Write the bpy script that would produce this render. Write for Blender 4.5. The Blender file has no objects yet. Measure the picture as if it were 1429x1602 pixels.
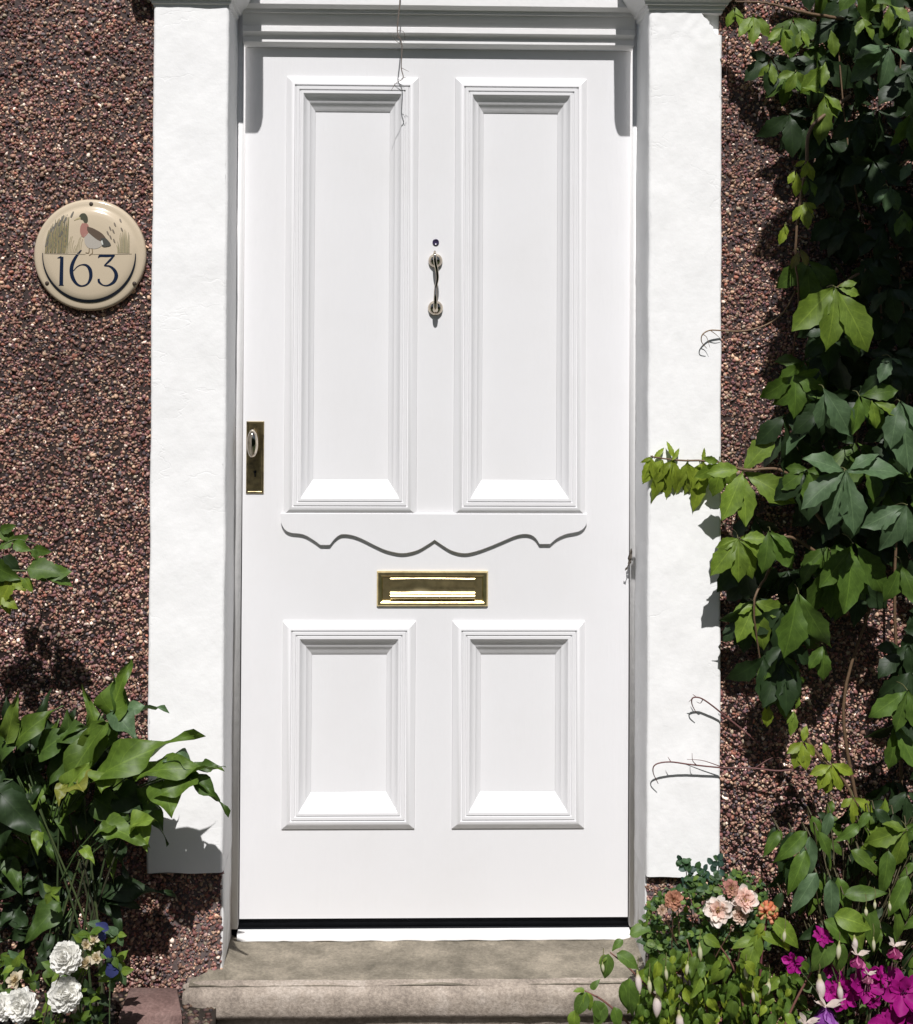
import bpy, math, random
import numpy as np
from mathutils import Vector, Matrix, noise

S = bpy.context.scene
COL = S.collection
R_ = math.radians
rng = np.random.default_rng(7)
random.seed(7)

# ------------------------------------------------------------------ camera
CZ = 1.45                                   # eye height above the garden path
CAM = np.array([0.0, -3.0, CZ])
F, U0, V0, PW, PH = 2273.7, 688.95, 469.1, 1429.0, 1602.0
YAW, PIT, ROL = R_(-1.4797), R_(0.9342), R_(0.3077)

def _rot():
    cy, sy = math.cos(YAW), math.sin(YAW)
    cp, sp = math.cos(PIT), math.sin(PIT)
    cr, sr = math.cos(ROL), math.sin(ROL)
    A = np.array([[cy, sy, 0], [-sy, cy, 0], [0, 0, 1]])
    B = np.array([[1, 0, 0], [0, cp, sp], [0, -sp, cp]])
    C = np.array([[cr, 0, sr], [0, 1, 0], [-sr, 0, cr]])
    return C @ B @ A
RC = _rot()
cam_data = bpy.data.cameras.new('camera')
cam = bpy.data.objects.new('camera', cam_data)
COL.objects.link(cam)
right, fwd, up = RC[0], RC[1], RC[2]
cam.matrix_world = Matrix(((right[0], up[0], -fwd[0], CAM[0]), (right[1], up[1], -fwd[1], CAM[1]),
                           (right[2], up[2], -fwd[2], CAM[2]), (0, 0, 0, 1)))
cam_data.sensor_fit = 'VERTICAL'
cam_data.sensor_height = 24.0
cam_data.lens = F / PH * 24.0
cam_data.shift_x = (PW / 2 - U0) / PH
cam_data.shift_y = (V0 - PH / 2) / PH
cam_data.clip_start, cam_data.clip_end = 0.05, 400
S.camera = cam

# ------------------------------------------------------------------ light
EL, AZ = 52.5, 1.0                          # sun high and almost square to the door
SUNV = np.array([-math.sin(R_(AZ)) * math.cos(R_(EL)), -math.cos(R_(AZ)) * math.cos(R_(EL)), math.sin(R_(EL))])
world = bpy.data.worlds.new('World')
S.world = world
world.use_nodes = True
wn = world.node_tree
sky = wn.nodes.new('ShaderNodeTexSky')
sky.sky_type = 'NISHITA'
sky.sun_disc = False
sky.sun_elevation = R_(EL)
sky.sun_rotation = R_(180 + AZ)
sky.dust_density = 1.5
bg = wn.nodes['Background']
bg.inputs['Strength'].default_value = 0.05
wn.links.new(sky.outputs[0], bg.inputs[0])
sd = bpy.data.lights.new('sun', 'SUN')
sd.energy = 5.0
sd.angle = R_(0.5)
sd.color = (1.0, 0.98, 0.968)
sun = bpy.data.objects.new('sun', sd)
COL.objects.link(sun)
sun.rotation_euler = Vector(-SUNV).to_track_quat('-Z', 'Y').to_euler()
S.view_settings.view_transform = 'Standard'
S.view_settings.look = 'None'
S.view_settings.gamma = 1.0
S.view_settings.exposure = 0.0

# ------------------------------------------------------------------ helpers
def P(px, py, y):
    """the point of the depth plane y that the photo shows at pixel px, py"""
    d = RC.T @ np.array([(px - U0) / F, 1.0, -(py - V0) / F])
    return CAM + d * ((y - CAM[1]) / d[1])

def PZ(px, py, z):
    d = RC.T @ np.array([(px - U0) / F, 1.0, -(py - V0) / F])
    return CAM + d * ((z - CAM[2]) / d[2])

def M(px, y=0.0):
    return px * (y + 3.0) / F

def unit(v):
    v = np.asarray(v, float)
    return v / (np.linalg.norm(v) + 1e-12)

def base_of(o):
    v = np.zeros(3)
    while o is not None:
        v = v + np.array(o.location)
        o = o.parent
    return v

class MB:
    """collects shapes and links them as ONE mesh object"""
    def __init__(s):
        s.v, s.f, s.c, s.uv, s.n = [], [], [], [], 0
    def add(s, v, f, col=(1, 1, 1), uv=None):
        v = np.asarray(v, float).reshape(-1, 3)
        c = np.asarray(col, float)
        if c.ndim == 1:
            c = np.tile(c[:3], (len(v), 1))
        s.v.append(v); s.c.append(c)
        s.uv.append(np.zeros((len(v), 2)) if uv is None else np.asarray(uv, float))
        groups = f if isinstance(f, list) and len(f) and isinstance(f[0], np.ndarray) else None
        if groups is None:
            by = {}
            for q in f:
                by.setdefault(len(q), []).append(q)
            groups = [np.array(q, int) for q in by.values()]
        for g in groups:
            s.f.append(g + s.n)
        s.n += len(v)
    def box(s, a, b, col=(1, 1, 1)):
        (x0, y0, z0), (x1, y1, z1) = a, b
        v = [(x0, y0, z0), (x1, y0, z0), (x1, y1, z0), (x0, y1, z0), (x0, y0, z1), (x1, y0, z1), (x1, y1, z1), (x0, y1, z1)]
        s.add(v, [(0, 3, 2, 1), (4, 5, 6, 7), (0, 1, 5, 4), (1, 2, 6, 5), (2, 3, 7, 6), (3, 0, 4, 7)], col)
    def tube(s, pts, r, n=6, col=(1, 1, 1)):
        pts = np.asarray(pts, float)
        k = len(pts)
        rr = np.full(k, r, float) if np.isscalar(r) else np.asarray(r, float)
        t = np.gradient(pts, axis=0)
        t /= np.linalg.norm(t, axis=1)[:, None] + 1e-12
        ref = np.array([0.31, 0.9, 0.2])
        a = np.cross(t, ref); a /= np.linalg.norm(a, axis=1)[:, None] + 1e-9
        b = np.cross(t, a)
        th = np.linspace(0, 2 * np.pi, n, endpoint=False)
        ring = pts[:, None, :] + rr[:, None, None] * (np.cos(th)[None, :, None] * a[:, None, :] + np.sin(th)[None, :, None] * b[:, None, :])
        v = ring.reshape(-1, 3)
        i = np.arange(k - 1)[:, None] * n; j = np.arange(n)[None, :]; j2 = (j + 1) % n
        q = np.stack([i + j, i + j2, i + n + j2, i + n + j], -1).reshape(-1, 4)
        s.add(v, [q, np.array([list(range(n))[::-1]]), np.array([[(k - 1) * n + m for m in range(n)]])], col)
    def lathe(s, o, axis, prof, n=16, col=(1, 1, 1), sx=1.0, xdir=None):
        """prof: (along the axis, radius); col may be one colour per profile point"""
        axis = unit(axis)
        e = unit(np.cross(axis, [0.1, 0.2, 1.0])) if xdir is None else unit(np.asarray(xdir, float) - axis * np.dot(xdir, axis))
        g = np.cross(axis, e)
        th = np.linspace(0, 2 * np.pi, n, endpoint=False)
        v, c = [], []
        for k, (h, r) in enumerate(prof):
            for a in th:
                v.append(np.asarray(o) + axis * h + e * (math.cos(a) * r * sx) + g * (math.sin(a) * r))
                c.append(col[k] if isinstance(col, list) else col)
        f = []
        for k in range(len(prof) - 1):
            for j in range(n):
                f.append((k * n + j, k * n + (j + 1) % n, (k + 1) * n + (j + 1) % n, (k + 1) * n + j))
        f.append(tuple(range(n))[::-1]); f.append(tuple((len(prof) - 1) * n + j for j in range(n)))
        s.add(v, f, np.array(c))
    def prism(s, poly, y0, y1, col=(1, 1, 1)):
        """outline of (x, z) points given depth from y0 (front) to y1"""
        n = len(poly)
        v = [(x, y0, z) for x, z in poly] + [(x, y1, z) for x, z in poly]
        f = [tuple(range(n)), tuple(range(2 * n - 1, n - 1, -1))]
        f += [(i, (i + 1) % n + 0, (i + 1) % n + n, i + n)[::-1] for i in range(n)]
        s.add(v, f, col)
    def leaf(s, o, d, nrm, L, wr=0.5, shape='ovate', fold=0.25, droop=0.25, segs=8, serr=0.0, wave=0.0, col=(.05, .1, .03), thick=0.0, rot=0.0):
        d = unit(d); nrm = np.asarray(nrm, float); nrm = unit(nrm - d * np.dot(nrm, d)); x = np.cross(d, nrm)
        t = np.linspace(0, 1, segs + 1)
        if shape == 'ovate':
            w = np.sin(np.pi * t ** 0.72) ** 0.95 * (1 - 0.25 * t)
        elif shape == 'creeper':
            w = np.sin(np.pi * t ** 1.28) ** 0.95 * (1 - .35 * t ** 5)
        elif shape == 'arrow':
            w = np.sin(np.pi * np.clip(t, 0, 1) ** 0.55) * (1 - 0.35 * t)
        elif shape == 'round':
            w = np.sqrt(np.clip(1 - (2 * t ** 0.9 - 1) ** 2, 0, 1))
        elif shape == 'petal':
            w = np.clip(np.sin(np.pi * (0.08 + 0.9 * t ** 1.3)), 0, 1) ** 0.7 * (0.35 + 0.65 * t ** 0.6)
        elif shape == 'lance':
            w = np.sin(np.pi * t ** 0.85)
        w = w / w.max()
        if serr:
            alt = np.where(np.arange(segs + 1) % 2 == 0, 1 + serr, 1 - serr); alt[0] = alt[-1] = 1
        else:
            alt = np.ones(segs + 1)
        ss = np.array([-1, -0.5, 0, 0.5, 1.0])
        ph = rng.uniform(0, 6.28)
        th = droop * t * 1.3
        ya = np.concatenate([[0], np.cumsum(np.cos((th[1:] + th[:-1]) / 2))]) * (L / segs)
        za = -np.concatenate([[0], np.cumsum(np.sin((th[1:] + th[:-1]) / 2))]) * (L / segs)
        T, SS = np.meshgrid(t, ss, indexing='ij')
        WW = (w * alt)[:, None] * np.where(np.abs(SS) > 0.9, 1, 1.0) * L * wr * 0.5
        X = SS * WW
        Z = za[:, None] + fold * np.abs(SS) ** 1.2 * w[:, None] * L * wr * 0.5 + wave * L * np.sin(T * 11 + ph + SS * 1.5) * np.abs(SS) * 0.12
        Y = np.repeat(ya[:, None], 5, 1)
        tw = rng.normal(0, .35) * T; X, Z = X * np.cos(tw) - Z * np.sin(tw) * .5, Z + X * np.sin(tw)
        v = np.asarray(o, float) + Y[..., None] * d + X[..., None] * x + Z[..., None] * nrm
        i = np.arange(segs)[:, None] * 5; j = np.arange(4)[None, :]
        q = np.stack([i + j, i + j + 1, i + 5 + j + 1, i + 5 + j], -1).reshape(-1, 4)
        c = np.asarray(col, float) * rng.uniform(0.85, 1.15)
        s.add(v.reshape(-1, 3), [q], c, np.stack([(SS + 1) / 2, T], -1).reshape(-1, 2))
    def build(s, name, mats, parent=None, smooth=True):
        v = np.concatenate(s.v) - (base_of(parent) if parent is not None else 0)
        me = bpy.data.meshes.new(name)
        idx = np.concatenate([g.reshape(-1) for g in s.f])
        tot = np.concatenate([np.full(len(g), g.shape[1]) for g in s.f])
        me.vertices.add(len(v)); me.vertices.foreach_set('co', v.astype(np.float32).ravel())
        me.loops.add(len(idx)); me.loops.foreach_set('vertex_index', idx.astype(np.int32))
        me.polygons.add(len(tot))
        me.polygons.foreach_set('loop_start', np.concatenate([[0], np.cumsum(tot)[:-1]]).astype(np.int32))
        me.polygons.foreach_set('loop_total', tot.astype(np.int32))
        me.update(calc_edges=True)
        me.validate()
        c = np.concatenate(s.c)
        at = me.color_attributes.new('tint', 'FLOAT_COLOR', 'POINT')
        at.data.foreach_set('color', np.concatenate([c, np.ones((len(c), 1))], 1).astype(np.float32).ravel())
        uv = np.concatenate(s.uv)
        ul = me.uv_layers.new(name='uv')
        li = np.empty(len(me.loops), np.int32); me.loops.foreach_get('vertex_index', li)
        ul.data.foreach_set('uv', uv[li].astype(np.float32).ravel())
        if smooth is True:
            me.polygons.foreach_set('use_smooth', np.ones(len(me.polygons), bool))
        o = bpy.data.objects.new(name, me)
        me.materials.append(mats)
        COL.objects.link(o)
        if parent is not None:
            o.parent = parent
        if smooth == 'edges':
            me.polygons.foreach_set('use_smooth', np.ones(len(me.polygons), bool))
            me.set_sharp_from_angle(angle=R_(32))
        return o

def thing(name, loc, label, cat, group=None):
    o = bpy.data.objects.new(name, None)
    o.empty_display_size = 0.1
    o.location = [float(q) for q in loc]
    COL.objects.link(o)
    o['label'] = label; o['category'] = cat
    if group: o['group'] = group
    return o

def tag(o, label, cat, group=None):
    o['label'] = label; o['category'] = cat
    if group: o['group'] = group
    return o

def bez(pts, n=40):
    """smooth curve through points (Catmull-Rom)"""
    p = np.asarray(pts, float)
    p = np.vstack([2 * p[0] - p[1], p, 2 * p[-1] - p[-2]])
    out = []
    k = len(p) - 3
    for u in np.linspace(0, k - 1e-6, n):
        i = int(u); t = u - i
        a, b, c, d = p[i:i + 4]
        out.append(0.5 * (2 * b + (c - a) * t + (2 * a - 5 * b + 4 * c - d) * t * t + (-a + 3 * b - 3 * c + d) * t ** 3))
    return np.array(out)

# ------------------------------------------------------------------ materials
def nodes(name):
    m = bpy.data.materials.new(name)
    m.use_nodes = True
    return m, m.node_tree, m.node_tree.nodes['Principled BSDF']

def bump_of(nt, bsdf, hsock, strength, dist):
    b = nt.nodes.new('ShaderNodeBump')
    b.inputs['Strength'].default_value = strength
    b.inputs['Distance'].default_value = dist
    nt.links.new(hsock, b.inputs['Height'])
    nt.links.new(b.outputs[0], bsdf.inputs['Normal'])

def noise_node(nt, scale, detail=5, rough=0.6, vec=None, stretch=None):
    n = nt.nodes.new('ShaderNodeTexNoise')
    n.inputs['Scale'].default_value = scale
    n.inputs['Detail'].default_value = detail
    n.inputs['Roughness'].default_value = rough
    g = nt.nodes.new('ShaderNodeNewGeometry')
    if stretch:
        mp = nt.nodes.new('ShaderNodeMapping')
        mp.inputs['Scale'].default_value = stretch
        nt.links.new(g.outputs['Position'], mp.inputs[0]); nt.links.new(mp.outputs[0], n.inputs['Vector'])
    else:
        nt.links.new(g.outputs['Position'], n.inputs['Vector'])
    return n

def ramp(nt, sock, stops):
    r = nt.nodes.new('ShaderNodeValToRGB')
    e = r.color_ramp.elements
    while len(e) > 1: e.remove(e[0])
    e[0].position = stops[0][0]; e[0].color = (*stops[0][1], 1)
    for p_, c_ in stops[1:]:
        q = e.new(p_); q.color = (*c_, 1)
    nt.links.new(sock, r.inputs[0])
    return r

def mix(nt, fac, a, b, mode='MIX'):
    m = nt.nodes.new('ShaderNodeMix')
    m.data_type = 'RGBA'; m.blend_type = mode
    for sock, val in ((m.inputs[0], fac), (m.inputs[6], a), (m.inputs[7], b)):
        if hasattr(val, 'is_linked'): nt.links.new(val, sock)
        elif isinstance(val, tuple): sock.default_value = (*val, 1)
        else: sock.default_value = val
    return m.outputs[2]

def paint(name, base, rough, bscale, bstr, bdist, dirt=0.06, dirtcol=(.45, .42, .36), stretch=None):
    m, nt, b = nodes(name)
    n1 = noise_node(nt, 3.2, 6, 0.65)
    n2 = noise_node(nt, bscale, 6, 0.6, stretch=stretch)
    r = ramp(nt, n1.outputs[0], [(0.45, (0, 0, 0)), (0.8, (1, 1, 1))])
    mul = nt.nodes.new('ShaderNodeMath'); mul.operation = 'MULTIPLY'; mul.inputs[1].default_value = dirt
    nt.links.new(r.outputs[0], mul.inputs[0])
    nt.links.new(mix(nt, mul.outputs[0], base, dirtcol), b.inputs['Base Color'])
    b.inputs['Roughness'].default_value = rough
    bump_of(nt, b, n2.outputs[0], bstr, bdist)
    return m

M_DOOR = paint('white gloss paint', (.745, .74, .75), 0.42, 70, 0.22, 0.003, 0.10, stretch=(1, 1, 0.12))
M_FRAME = paint('white frame paint', (.80, .79, .785), 0.45, 60, 0.25, 0.003, 0.12)
M_PLASTER = paint('white masonry paint', (.86, .855, .85), 0.85, 34, 0.3, 0.004, 0.05)
nt = M_PLASTER.node_tree; b = nt.nodes['Principled BSDF']
nc = noise_node(nt, 5.5, 4, .55, stretch=(.7, 1, 1.5)); nm = noise_node(nt, 3.1, 2, .5)
crk = ramp(nt, nc.outputs[0], [(.4935, (0, 0, 0)), (.4985, (1, 1, 1)), (.5035, (0, 0, 0))]); msk = ramp(nt, nm.outputs[0], [(.52, (0, 0, 0)), (.6, (1, 1, 1))])
cm = mix(nt, 1.0, crk.outputs[0], msk.outputs[0], 'MULTIPLY')
b2 = nt.nodes.new('ShaderNodeBump'); b2.inputs['Strength'].default_value = .16; b2.inputs['Distance'].default_value = .003; b2.invert = True
nt.links.new(cm, b2.inputs['Height']); nt.links.new(b.inputs['Normal'].links[0].from_socket, b2.inputs['Normal']); nt.links.new(b2.outputs[0], b.inputs['Normal'])

def metal(name, col, rough, tarn):
    m, nt, b = nodes(name)
    n = noise_node(nt, 60, 5)
    r = ramp(nt, n.outputs[0], [(0.42, col), (0.7, tarn)])
    nt.links.new(r.outputs[0], b.inputs['Base Color'])
    b.inputs['Metallic'].default_value = 1.0
    b.inputs['Roughness'].default_value = rough
    n2 = noise_node(nt, 45, 3)
    bump_of(nt, b, n2.outputs[0], 0.12, 0.003)
    return m
M_BRASS = metal('polished brass', (.80, .66, .36), 0.3, (.6, .48, .25))
M_BRASSD = metal('dark reflecting brass', (.40, .32, .17), 0.3, (.16, .13, .08))  # brass colour darkened to hold the plate's dark reflection
M_STEEL = metal('worn nickel', (.68, .60, .48), 0.09, (.35, .30, .26))

def plain(name, col, rough=0.6, spec=0.5):
    m, nt, b = nodes(name)
    n = noise_node(nt, 40, 4)
    r = ramp(nt, n.outputs[0], [(0.3, tuple(c * 0.8 for c in col)), (0.7, tuple(min(1, c * 1.15) for c in col))])
    nt.links.new(r.outputs[0], b.inputs['Base Color'])
    b.inputs['Roughness'].default_value = rough
    b.inputs['Specular IOR Level'].default_value = spec
    return m
M_BLACK = plain('black gap shade', (.008, .009, .012), 0.8, 0.2)  # near-black, stands in for the shade inside gaps and holes
M_GLASS = plain('dark fanlight glass', (.03, .035, .04), 0.05)

def tinted(name, rough=0.6, spec=0.5, trans=0.0, veins=False, grain=0.0):
    m, nt, b = nodes(name)
    a = nt.nodes.new('ShaderNodeAttribute'); a.attribute_name = 'tint'
    col = a.outputs['Color']
    out = nt.nodes['Material Output']
    if veins:
        uv = nt.nodes.new('ShaderNodeUVMap'); uv.uv_map = 'uv'
        sx = nt.nodes.new('ShaderNodeSeparateXYZ'); nt.links.new(uv.outputs[0], sx.inputs[0])
        def mth(op, p, q=None):
            k = nt.nodes.new('ShaderNodeMath'); k.operation = op
            for sck, val in ((k.inputs[0], p), (k.inputs[1], q)):
                if val is None: continue
                if hasattr(val, 'is_linked'): nt.links.new(val, sck)
                else: sck.default_value = val
            return k.outputs[0]
        ax = mth('ABSOLUTE', mth('SUBTRACT', sx.outputs[0], 0.5))
        mid = mth('LESS_THAN', ax, 0.022)
        side = mth('LESS_THAN', mth('FRACT', mth('MULTIPLY', mth('SUBTRACT', sx.outputs[1], mth('MULTIPLY', ax, 0.55)), 7.0)), 0.09)
        vv = mth('MAXIMUM', mid, mth('MULTIPLY', side, 0.55))
        light = mix(nt, 1.0, col, (1.55, 1.45, 1.5), 'MULTIPLY')
        col = mix(nt, mth('MULTIPLY', vv, 0.9), col, light)
        n = noise_node(nt, 70, 4)
        r = ramp(nt, n.outputs[0], [(0.3, (.72, .74, .7)), (0.7, (1.2, 1.18, 1.15))])
        col = mix(nt, 1.0, col, r.outputs[0], 'MULTIPLY')
        bump_of(nt, b, vv, 0.25, 0.002)
    if grain:
        n = noise_node(nt, 400, 4)
        r = ramp(nt, n.outputs[0], [(0.25, (1 - grain,) * 3), (0.75, (1 + grain,) * 3)])
        col = mix(nt, 1.0, col, r.outputs[0], 'MULTIPLY')
    nt.links.new(col, b.inputs['Base Color'])
    b.inputs['Roughness'].default_value = rough
    b.inputs['Specular IOR Level'].default_value = spec
    if trans:
        t = nt.nodes.new('ShaderNodeBsdfTranslucent')
        nt.links.new(mix(nt, 1.0, col, (1.15, 1.25, 0.7) if veins else (1, 1, 1), 'MULTIPLY'), t.inputs['Color'])
        ms = nt.nodes.new('ShaderNodeMixShader'); ms.inputs[0].default_value = trans
        nt.links.new(b.outputs[0], ms.inputs[1]); nt.links.new(t.outputs[0], ms.inputs[2])
        nt.links.new(ms.outputs[0], out.inputs['Surface'])
    return m
M_LEAF = tinted('leaf', 0.5, 0.4, 0.3, veins=True)
M_GLEAF = tinted('glossy leaf', 0.5, 0.4, 0.2, veins=True)
M_PETAL = tinted('petal', 0.6, 0.25, 0.38)
M_STEM = tinted('stem', 0.6, 0.4, grain=0.25)
M_PEBBLE = tinted('pebbledash', 0.7, 0.35, grain=0.3)
M_CERAMIC = tinted('glazed ceramic', 0.16, 0.5)

def stone(name, c0, c1, c2, scale=9, rough=0.85, bs=0.5):
    m, nt, b = nodes(name)
    n = noise_node(nt, scale, 8, 0.68)
    r = ramp(nt, n.outputs[0], [(0.32, c0), (0.5, c1), (0.68, c2)])
    n2 = noise_node(nt, 160, 5, 0.7)
    r2 = ramp(nt, n2.outputs[0], [(0.3, (.7, .7, .7)), (0.7, (1.2, 1.2, 1.2))])
    nt.links.new(mix(nt, 1.0, r.outputs[0], r2.outputs[0], 'MULTIPLY'), b.inputs['Base Color'])
    b.inputs['Roughness'].default_value = rough
    bump_of(nt, b, n2.outputs[0], bs, 0.004)
    return m
M_CONC = stone('step concrete', (.11, .095, .07), (.21, .182, .138), (.33, .285, .22), 11)
M_NOSE = stone('pink sandstone', (.20, .165, .135), (.34, .285, .235), (.46, .40, .345), 10)
M_PAVER = stone('red paver', (.13, .075, .065), (.19, .115, .10), (.24, .155, .135), 20)
M_SOIL = stone('garden soil', (.018, .014, .011), (.035, .027, .02), (.06, .047, .036), 25, 0.95, 1.0)

# the ground: soil bed by the house, a pale path in front, an unseen grass bank added behind the viewer
mg, nt, b = nodes('garden ground')
g = nt.nodes.new('ShaderNodeNewGeometry')
sp_ = nt.nodes.new('ShaderNodeSeparateXYZ'); nt.links.new(g.outputs['Position'], sp_.inputs[0])
nn = noise_node(nt, 14, 8, 0.7)
soil = ramp(nt, nn.outputs[0], [(0.3, (.02, .016, .012)), (0.7, (.06, .047, .036))])
grass = ramp(nt, nn.outputs[0], [(0.3, (.014, .028, .009)), (0.7, (.04, .065, .02))])
path = ramp(nt, nn.outputs[0], [(0.3, (.10, .092, .083)), (0.7, (.16, .148, .135))])
def lt(sock, v):
    k = nt.nodes.new('ShaderNodeMath'); k.operation = 'LESS_THAN'; k.inputs[1].default_value = v
    nt.links.new(sock, k.inputs[0]); return k.outputs[0]
axn = nt.nodes.new('ShaderNodeMath'); axn.operation = 'ABSOLUTE'
sb = nt.nodes.new('ShaderNodeMath'); sb.operation = 'SUBTRACT'; sb.inputs[1].default_value = 0.07
nt.links.new(sp_.outputs[0], sb.inputs[0]); nt.links.new(sb.outputs[0], axn.inputs[0])
c1 = mix(nt, lt(sp_.outputs[1], -0.75), soil.outputs[0], grass.outputs[0])
c2 = mix(nt, lt(axn.outputs[0], 0.6), c1, path.outputs[0])
c3 = mix(nt, lt(sp_.outputs[1], -5.0), c2, grass.outputs[0])
nt.links.new(c3, b.inputs['Base Color'])
b.inputs['Roughness'].default_value = 0.95
bump_of(nt, b, nn.outputs[0], 0.8, 0.02)

# ------------------------------------------------------------------ ground
gb = MB()
ys = [-80, -40, -20, -12, -9, -7.5, -6, -5, -4, -3, -2, -1.2, -0.8, -0.5, -0.3, -0.1, 0.1, 1.0, 6]
xs = np.concatenate([[-80, -30, -10, -4, -2], np.linspace(-1.4, 1.4, 29), [2, 4, 10, 30, 80]])
gv = []
for y in ys:
    for x in xs:
        z = 0.0
        if y < -5: z = min(5.5, (-5 - y) * 1.4) + 0.25 * noise.noise((x * .5, y * .5, 0))  # added bank, raised to block the low sky light
        elif abs(x) < 1.5 and y > -1 and y < 0: z = 0.012 * noise.noise((x * 9, y * 9, 3))
        gv.append((x, y, z - 0.004))
nx = len(xs)
gf = [(j * nx + i, j * nx + i + 1, (j + 1) * nx + i + 1, (j + 1) * nx + i) for j in range(len(ys) - 1) for i in range(nx - 1)]
gb.add(gv, gf)
go = gb.build('ground', mg)
go['kind'] = 'structure'

# ------------------------------------------------------------------ house front
YD, YF, YP, YW = 0.18, 0.165, 0.0, 0.022          # door face, frame face, pilaster face, wall face
def zat(py, y=0.0, px=690): return P(px, py, y)[2]
def xat(px, y=0.0, py=750): return P(px, py, y)[0]
XL0, XL1 = xat(234.5), xat(353)                    # outer and inner edge of the left pilaster
XR0, XR1 = xat(1014), xat(1129)
FXL, FXR = xat(380, YD), xat(984.5, YD)            # door edges
ZTOP = 2.75
ZPL, ZPR = zat(1366, 0, 290), zat(1372, 0, 1070)   # pilaster feet
ZCAP = zat(15, 0, 690)
house = thing('house', (0.07, 0.1, 0), 'brown pebbledash house front with white plaster pilasters framing the doorway', 'house')

PAL = np.array([(.12, .055, .045), (.10, .055, .055), (.17, .105, .07), (.14, .085, .062), (.29, .21, .135), (.22, .15, .12), (.52, .46, .36), (.035, .028, .03), (.19, .085, .055), (.20, .175, .12), (.10, .09, .085)])
PW_ = np.array([.15, .12, .15, .14, .10, .08, .025, .09, .05, .05, .045]); PW_ /= PW_.sum()
phi = (1 + 5 ** .5) / 2
ICO = np.array([(-1, phi, 0), (1, phi, 0), (-1, -phi, 0), (1, -phi, 0), (0, -1, phi), (0, 1, phi), (0, -1, -phi), (0, 1, -phi), (phi, 0, -1), (phi, 0, 1), (-phi, 0, -1), (-phi, 0, 1)], float)
ICO /= np.linalg.norm(ICO[0])
ICF = np.array([(0, 11, 5), (0, 5, 1), (0, 1, 7), (0, 7, 10), (0, 10, 11), (1, 5, 9), (5, 11, 4), (11, 10, 2), (10, 7, 6), (7, 1, 8), (3, 9, 4), (3, 4, 2), (3, 2, 6), (3, 6, 8), (3, 8, 9), (4, 9, 5), (2, 4, 11), (6, 2, 10), (8, 6, 7), (9, 8, 1)])
def pebbles(mb, x0, x1, z0, z1, y, dens=60000, light=1.0):
    n = int((x1 - x0) * (z1 - z0) * dens)
    c = np.stack([rng.uniform(x0, x1, n), y + rng.uniform(-.001, .003, n), rng.uniform(z0, z1, n)], 1)
    r = rng.gamma(9, .0030 / 9, n).clip(.0014, .0052)
    sc = np.stack([r * rng.uniform(.8, 1.35, n), r * rng.uniform(.9, 1.5, n), r * rng.uniform(.65, 1.15, n)], 1)
    a = rng.uniform(0, 6.28, n); ca, sa = np.cos(a), np.sin(a)
    jit = 1 + rng.uniform(-.5, .4, (n, 12, 1))
    v = ICO[None] * jit * sc[:, None, :]
    vx = v[..., 0] * ca[:, None] - v[..., 2] * sa[:, None]; vz = v[..., 0] * sa[:, None] + v[..., 2] * ca[:, None]
    v = np.stack([vx, v[..., 1], vz], -1) + c[:, None, :]
    f = (ICF[None] + (np.arange(n) * 12)[:, None, None]).reshape(-1, 3)
    col = PAL[rng.choice(len(PAL), n, p=PW_)] * rng.uniform(.7, 1.35, (n, 1)) * np.array([1.74, 1.6, 1.7]) * light
    col = col * np.array([1 + .35 * noise.noise((p_[0] * 5, 3, p_[2] * 4)) + .25 * noise.noise((p_[0] * 16, 9, p_[2] * 14)) for p_ in c])[:, None]
    mb.add(v.reshape(-1, 3), [f], np.repeat(col, 12, 0))
MORT = (.10, .075, .07)
wl = MB()
wl.box((-6, YW, -.2), (XL0 + .03, .3, 4.2), MORT)
wl.box((XL0 + .029, YW - .004, -.2), (XL1 - .006, .3, ZPL + .01), MORT)
pebbles(wl, xat(-70), XL0 + .002, .0, zat(-80), YW)
pebbles(wl, xat(-350), xat(-70), .0, zat(-80), YW, 28000)
pebbles(wl, XL0 - .002, XL1 - .004, .0, ZPL - .002, YW - .004)
wl.build('pebbledash', M_PEBBLE, house, False)
wr_ = MB()
wr_.box((XR1 - .03, YW, -.2), (6, .3, 4.2), MORT)
wr_.box((XR0 + .006, YW - .004, -.2), (XR1 - .029, .3, ZPR + .01), MORT)
pebbles(wr_, XR1 - .002, xat(1500), .0, zat(-80), YW)
pebbles(wr_, xat(1500), xat(1780), .0, zat(-80), YW, 28000)
pebbles(wr_, XR0 + .004, XR1 + .002, .0, ZPR - .002, YW - .004)
wr_.build('pebbledash', M_PEBBLE, house, False)
wt = MB()
wt.box((XL0 + .03, .0, zat(-300)), (XR1 - .03, .3, 4.2), (.8, .8, .78))
wt.build('lintel', M_PLASTER, house)

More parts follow.
